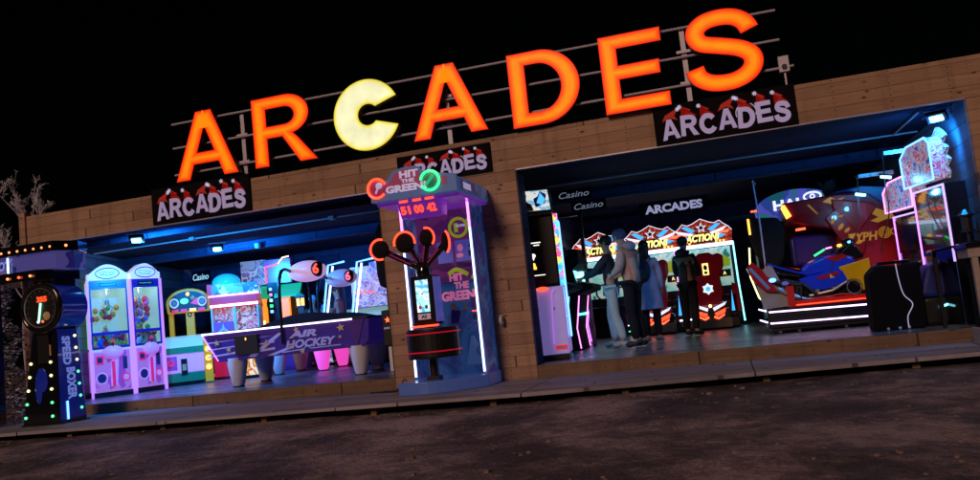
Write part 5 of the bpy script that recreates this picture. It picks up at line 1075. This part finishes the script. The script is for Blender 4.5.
def person(label, loc, rz, H, pose, top, legs, shoes, head='hair', headmat='hair_dark', coat=False, bulk=1.0, group=None, hood=None, headturn=None):
    t = thing('person', label, 'person', loc, math.radians(rz), group); k = H/1.78
    P = {n: Vector(v) for n, v in STAND.items()}; P.update({n: Vector(v) for n, v in pose.items()}); P = {n: v*k for n, v in P.items()}
    J = {'pelvis': (P['pelvis'], .12), 'waist': (P['waist'], .105), 'chest': (P['chest'], .12), 'neck': (P['neck'], .055), 'jaw': (P['jaw'], (.062, .07)), 'head': (P['head'], (.078, .092)), 'crown': (P['crown'], (.06, .07))}
    E_ = [('pelvis', 'waist'), ('waist', 'chest'), ('chest', 'neck'), ('neck', 'jaw'), ('jaw', 'head'), ('head', 'crown')]
    for s in 'LR':
        for n, r_ in (('sh', .06), ('el', .042), ('wr', .028), ('hip', .085), ('knee', .056), ('ank', .038), ('toe', .03)): J[n+s] = (P[n+s], r_)
        E_ += [('chest', 'sh'+s), ('sh'+s, 'el'+s), ('el'+s, 'wr'+s), ('pelvis', 'hip'+s), ('hip'+s, 'knee'+s), ('knee'+s, 'ank'+s), ('ank'+s, 'toe'+s)]
        d = (P['wr'+s]-P['el'+s]).normalized(); palm = P['wr'+s]+d*.07*k; side = d.cross(Vector((1 if s == 'L' else -1, .2, .1))).normalized()
        J['palm'+s] = (palm, .030); E_.append(('wr'+s, 'palm'+s)); bend = d.cross(side)
        for i in range(4):
            b_ = palm+side*(.022*(i-1.5))*k+d*.02; l = (.07, .082, .078, .06)[i]*k
            J['f%d%s' % (i, s)] = (b_+d*l*.5+bend*.006, .0095); J['g%d%s' % (i, s)] = (b_+d*l+bend*.022, .008); E_ += [('palm'+s, 'f%d%s' % (i, s)), ('f%d%s' % (i, s), 'g%d%s' % (i, s))]
        J['t1'+s] = (P['wr'+s]+d*.045-side*.035, .011); J['t2'+s] = (P['wr'+s]+d*.085-side*.05, .009); E_ += [('palm'+s, 't1'+s), ('t1'+s, 't2'+s)]
    J = {n: (v[0], tuple(q*k for q in v[1]) if isinstance(v[1], tuple) else v[1]*k) for n, v in J.items()}
    body = skin('body', J, E_, 'pelvis', 'skin_tone', t)
    # face
    h = P['head']; f = (P['jaw']-P['neck']); fd = Vector(headturn or (0, -1, 0)).normalized(); sd = fd.cross(Vector((0, 0, 1)))
    fc = MB().ell(h+fd*.095*k-Vector((0, 0, .03))*k, (.014*k, .014*k, .022*k), 'skin_tone', 8, 6)
    for s in (-1, 1): fc.ell(h+sd*s*.082*k-Vector((0, 0, .02))*k, (.012*k, .02*k, .03*k), 'skin_tone', 8, 6)
    fc.build('nose_and_ears', t, smooth=True)
    for s in (-1, 1): MB().ell(h+fd*.085*k+sd*s*.032*k, (.012*k, .012*k, .009*k), 'eye_dark', 8, 6).build('eye', t, smooth=True)
    MB().ell(h+fd*.085*k-Vector((0, 0, .068))*k, (.022*k, .012*k, .007*k), 'top_maroon', 8, 6).build('mouth', t, smooth=True)
    # top
    b = bulk
    JT = {'pelvis': (P['pelvis']+Vector((0, 0, -.05 if not coat else -.0)), .15*b), 'waist': (P['waist'], .145*b), 'chest': (P['chest'], .15*b), 'collar': (P['neck']-Vector((0, 0, .02)), .075)}
    ET = [('pelvis', 'waist'), ('waist', 'chest'), ('chest', 'collar')]
    if coat: MB().lathe([(.15, .28), (.17, .12), (.175, -.02), (.20, -.2), (.215, -.34), (.2, -.345), (.16, -.1)], (0, .01, P['pelvis'].z), top, 20).build('coat_skirt', t, smooth=True)
    for s in 'LR':
        q = 1 if s == 'L' else -1
        JT['sh'+s] = (P['sh'+s], .082*b); JT['el'+s] = (P['el'+s], .066*b); JT['wr'+s] = (P['wr'+s], .046*b); JT['w'+s] = (P['pelvis']+Vector((q*.07, 0, -.02)), .12*b)
        ET += [('chest', 'sh'+s), ('sh'+s, 'el'+s), ('el'+s, 'wr'+s), ('pelvis', 'w'+s)]
    JT = {n: (v[0], v[1]*k) for n, v in JT.items()}; skin('jacket' if not coat else 'coat', JT, ET, 'pelvis', top, t)
    JL = {'pelvis': (P['pelvis']-Vector((0, 0, .0)), .11)}; EL = []
    for s in 'LR':
        JL['hip'+s] = (P['hip'+s], .094); JL['knee'+s] = (P['knee'+s], .076); JL['ank'+s] = (P['ank'+s]+Vector((0, 0, .02)), .062); JL['mid'+s] = ((P['hip'+s]+P['knee'+s])/2, .092); JL['calf'+s] = ((P['ank'+s]*.4+P['knee'+s]*.6)+Vector((0, .015, 0)), .078)
        EL += [('pelvis', 'hip'+s), ('hip'+s, 'mid'+s), ('mid'+s, 'knee'+s), ('knee'+s, 'calf'+s), ('calf'+s, 'ank'+s)]
    JL = {n: (v[0], v[1]*k) for n, v in JL.items()}; skin('trousers', JL, EL, 'pelvis', legs, t)
    for s in 'LR':
        a, to, he = P['ank'+s], P['toe'+s], P['heel'+s]
        so_ = skin('shoe', {'a': (a, .05*k), 'm': ((a+to)/2+Vector((0, 0, -.01)), .05*k), 't': (to+Vector((0, 0, .012)), .04*k), 'h': (he+Vector((0, 0, .012)), .042*k)}, [('a', 'm'), ('m', 't'), ('a', 'h')], 'a', shoes, t)
    # head cover
    hc = MB()
    if head == 'beanie': hc.ell(h+Vector((0, .012, .035))*k, (.094*k, .110*k, .098*k), headmat, 18, 12).ring(tuple(h+Vector((0, .01, .02))*k), .098*k, .014*k, headmat, 'z', rx=.9); hc.build('beanie', t, smooth=True)
    elif head == 'hood': hc.ell(h+Vector((0, .03, .0))*k, (.115*k, .125*k, .135*k), headmat, 18, 12); hc.build('hood', t, smooth=True)
    else:
        hc.ell(h-fd*.018*k+Vector((0, 0, .024))*k, (.088*k, .102*k, .098*k), headmat, 18, 12)
        if head == 'long': hc.ell(h-fd*.05*k-Vector((0, 0, .10))*k, (.095*k, .075*k, .17*k), headmat, 14, 10)
        hc.build('hair', t, smooth=True)
    if hood: MB().ell(P['neck']+Vector((0, .075, .0))*k, (.125*k, .085*k, .085*k), hood, 16, 10).ring(tuple(P['neck']+Vector((0, .01, .01))*k), .09*k, .035*k, hood, 'z').build('hood_collar', t, smooth=True)
    return t
person('man in a grey hoodie and blue beanie seen from behind, looking down to the left', (-1.29, 1.95, 0), -118, 1.80,
       dict(neck=(0, -.05, 1.49), jaw=(0, -.12, 1.575), head=(0, -.135, 1.65), crown=(0, -.13, 1.72), elL=(.22, -.04, 1.16), wrL=(.12, -.24, 1.10), elR=(-.22, -.04, 1.16), wrR=(-.12, -.24, 1.10), toeL=(.15, -.14, .035), kneeR=(-.1, -.05, .5)),
       'hoodie_grey', 'trousers_black', 'shoe_dark', 'beanie', 'beanie_blue', bulk=1.06, hood='hood_blue')
person('visitor in light blue jeans and a dark top reaching left to a cabinet', (-1.66, 2.4, 0), -95, 1.74,
       dict(elR=(-.2, -.2, 1.22), wrR=(-.15, -.42, 1.28), elL=(.2, -.2, 1.2), wrL=(.15, -.4, 1.15), kneeL=(.1, .03, .5), ankL=(.1, .12, .09), toeL=(.12, -.06, .035), heelL=(.1, .15, .04), ankR=(-.1, -.06, .09), toeR=(-.12, -.24, .035), heelR=(-.1, -.03, .04), kneeR=(-.1, -.08, .5)),
       'sleeve_black', 'jeans_light', 'shoe_pale', 'hair', 'hair_dark')
pw = person('woman in a pale blue coat with a dark backpack, standing beside the hooded man', (-1.14, 2.85, 0), 170, 1.62, dict(), 'coat_light', 'trousers_black', 'shoe_pale', 'long', 'hair_dark', coat=True)
bk = thing('backpack', 'small dark backpack worn over the pale blue coat', 'backpack', (-1.14-.04, 2.85-.20, 1.15), math.radians(-15))
MB().ell((0, 0, 0), (.13, .09, .2), 'bag_dark', 16, 10).box(-.09, .09, -.10, -.04, -.14, .02, 'bag_dark').build('bag', bk, smooth=True)
for s in (-1, 1): MB().tube([(s*.08, .03, .17), (s*.09, .14, .22), (s*.09, .24, .1)], .014, 'bag_dark', 6).build('strap', bk)
person('man in a dark padded jacket and cap standing in front of the right racing machine', (-.57, 3.75, 0), 150, 1.66,
       dict(elL=(.22, -.04, 1.14), wrL=(.12, -.22, 1.08), elR=(-.22, -.04, 1.14), wrR=(-.12, -.22, 1.08), ankL=(.13, -.04, .09), toeL=(.16, -.22, .035), heelL=(.13, -.0, .04)), 'jacket_dark', 'trousers_black', 'shoe_dark', 'beanie', 'jacket_dark', bulk=1.16, hood='jacket_dark')
person('visitor with a pale cyan cap and teal coat behind the hockey tables', (-8.45, 5.3, 0), 60, 1.52, dict(), 'coat_teal', 'trousers_blue', 'shoe_dark', 'beanie', 'cap_cyan', bulk=1.05)
person('child with dark hair and light scarf between the two visitors behind the hockey tables', (-8.15, 5.35, 0), 40, 1.5, dict(), 'hood_blue', 'trousers_blue', 'shoe_dark', 'hair', 'hair_dark', hood='coat_light')
person('dark haired visitor in a maroon top behind the second hockey table, facing left', (-7.75, 5.1, 0), -50, 1.66, dict(), 'top_maroon', 'trousers_blue', 'shoe_dark', 'hair', 'hair_dark')

# ================================================================== TREES
M('bark_frost', (.45, .40, .55), .9, vary=.3, bump=.4, scale=20); M('frost_tip', (.75, .72, .88), .9, vary=.25); M('needle_dark', (.05, .06, .055), .9, vary=.4)
random.seed(11)
ft_ = thing('frosted_tree', 'bare frosted tree with pale forked branches rising behind the left end of the fascia', 'tree', (-11.8, 1.2, -.27)); ft_.scale = (.9, .9, .95)
tr_ = MB(); tr_.tube([(0, 0, 0), (-.1, 0, 1.5), (.0, 0, 2.8), (.2, 0, 3.4)], [.06, .05, .035, .022], 'bark_frost')
def branch(mb, p, d, l, r_, n):
    if n == 0 or r_ < .004: return
    pts = [p]; q = p.copy(); dd = d.copy()
    for k in range(4):
        dd = (dd+Vector((random.uniform(-.22, .22), random.uniform(-.22, .22), random.uniform(-.05, .16)))).normalized(); q = q+dd*l/4; pts.append(q.copy())
    mb.tube(pts, [r_, r_*.9, r_*.8, r_*.65, r_*.5], 'frost_tip' if n < 3 else 'bark_frost', 5)
    for k in range(random.choice((2, 3))):
        b_ = pts[random.choice((2, 3, 4))]; branch(mb, b_, (dd+Vector((random.uniform(-.9, .9), random.uniform(-.6, .6), random.uniform(-.2, .7)))).normalized(), l*.6, r_*.62, n-1)
for a, l in ((-.75, .6), (-.3, .9), (.05, .85), (.55, .7), (.8, .55)): branch(tr_, Vector((.2, 0, 3.3)), Vector((a, 0, 1)).normalized(), l*.75, .02, 4)
for a, z in ((-.9, 2.4), (-.7, 2.7), (-1., 2.9), (.5, 2.6), (-.8, 3.05), (-.5, 2.2)): branch(tr_, Vector((0, 0, z)), Vector((a, .1, .35)).normalized(), .55, .018, 4)
for k in range(1500):
    v = tr_.v[random.randrange(60, len(tr_.v))]; d = Vector((random.uniform(-1, 1), random.uniform(-.5, .5), random.uniform(-.2, 1))).normalized()*random.uniform(.03, .09)
    tr_.tube([v, v+d], .004, 'frost_tip', 4)
tr_.build('trunk_and_branches', ft_, smooth=True)
fr_ = thing('frosted_fir', 'dark fir covered in frost behind the boxing machine at the left edge', 'tree', (-10.9, -.35, -.27))
MB().tube([(0, 0, 0), (.0, 0, 2.4)], [.07, .02], 'bark_frost').build('trunk', fr_)
cr = MB()
for k in range(5200):
    z = random.uniform(.05, 2.35); R_ = .85*(1-z/2.7)**.7*(.75+.25*math.sin(z*9+1)); a = random.uniform(0, 2*PI); q = R_*math.sqrt(random.uniform(.15, 1)); p = Vector((q*math.cos(a), q*math.sin(a), z-q*.15))
    d = Vector((math.cos(a), math.sin(a), random.uniform(-.5, .5))).normalized()*random.uniform(.04, .09); s_ = Vector((random.uniform(-1, 1), random.uniform(-1, 1), random.uniform(-1, 1))).normalized()*random.uniform(.008, .02)
    cr.add([p, p+d*.5+s_, p+d, p+d*.5-s_], [(0, 1, 2, 3)], 'frost_tip' if random.random() < .5 else 'needle_dark')
cr.build('crown', fr_)
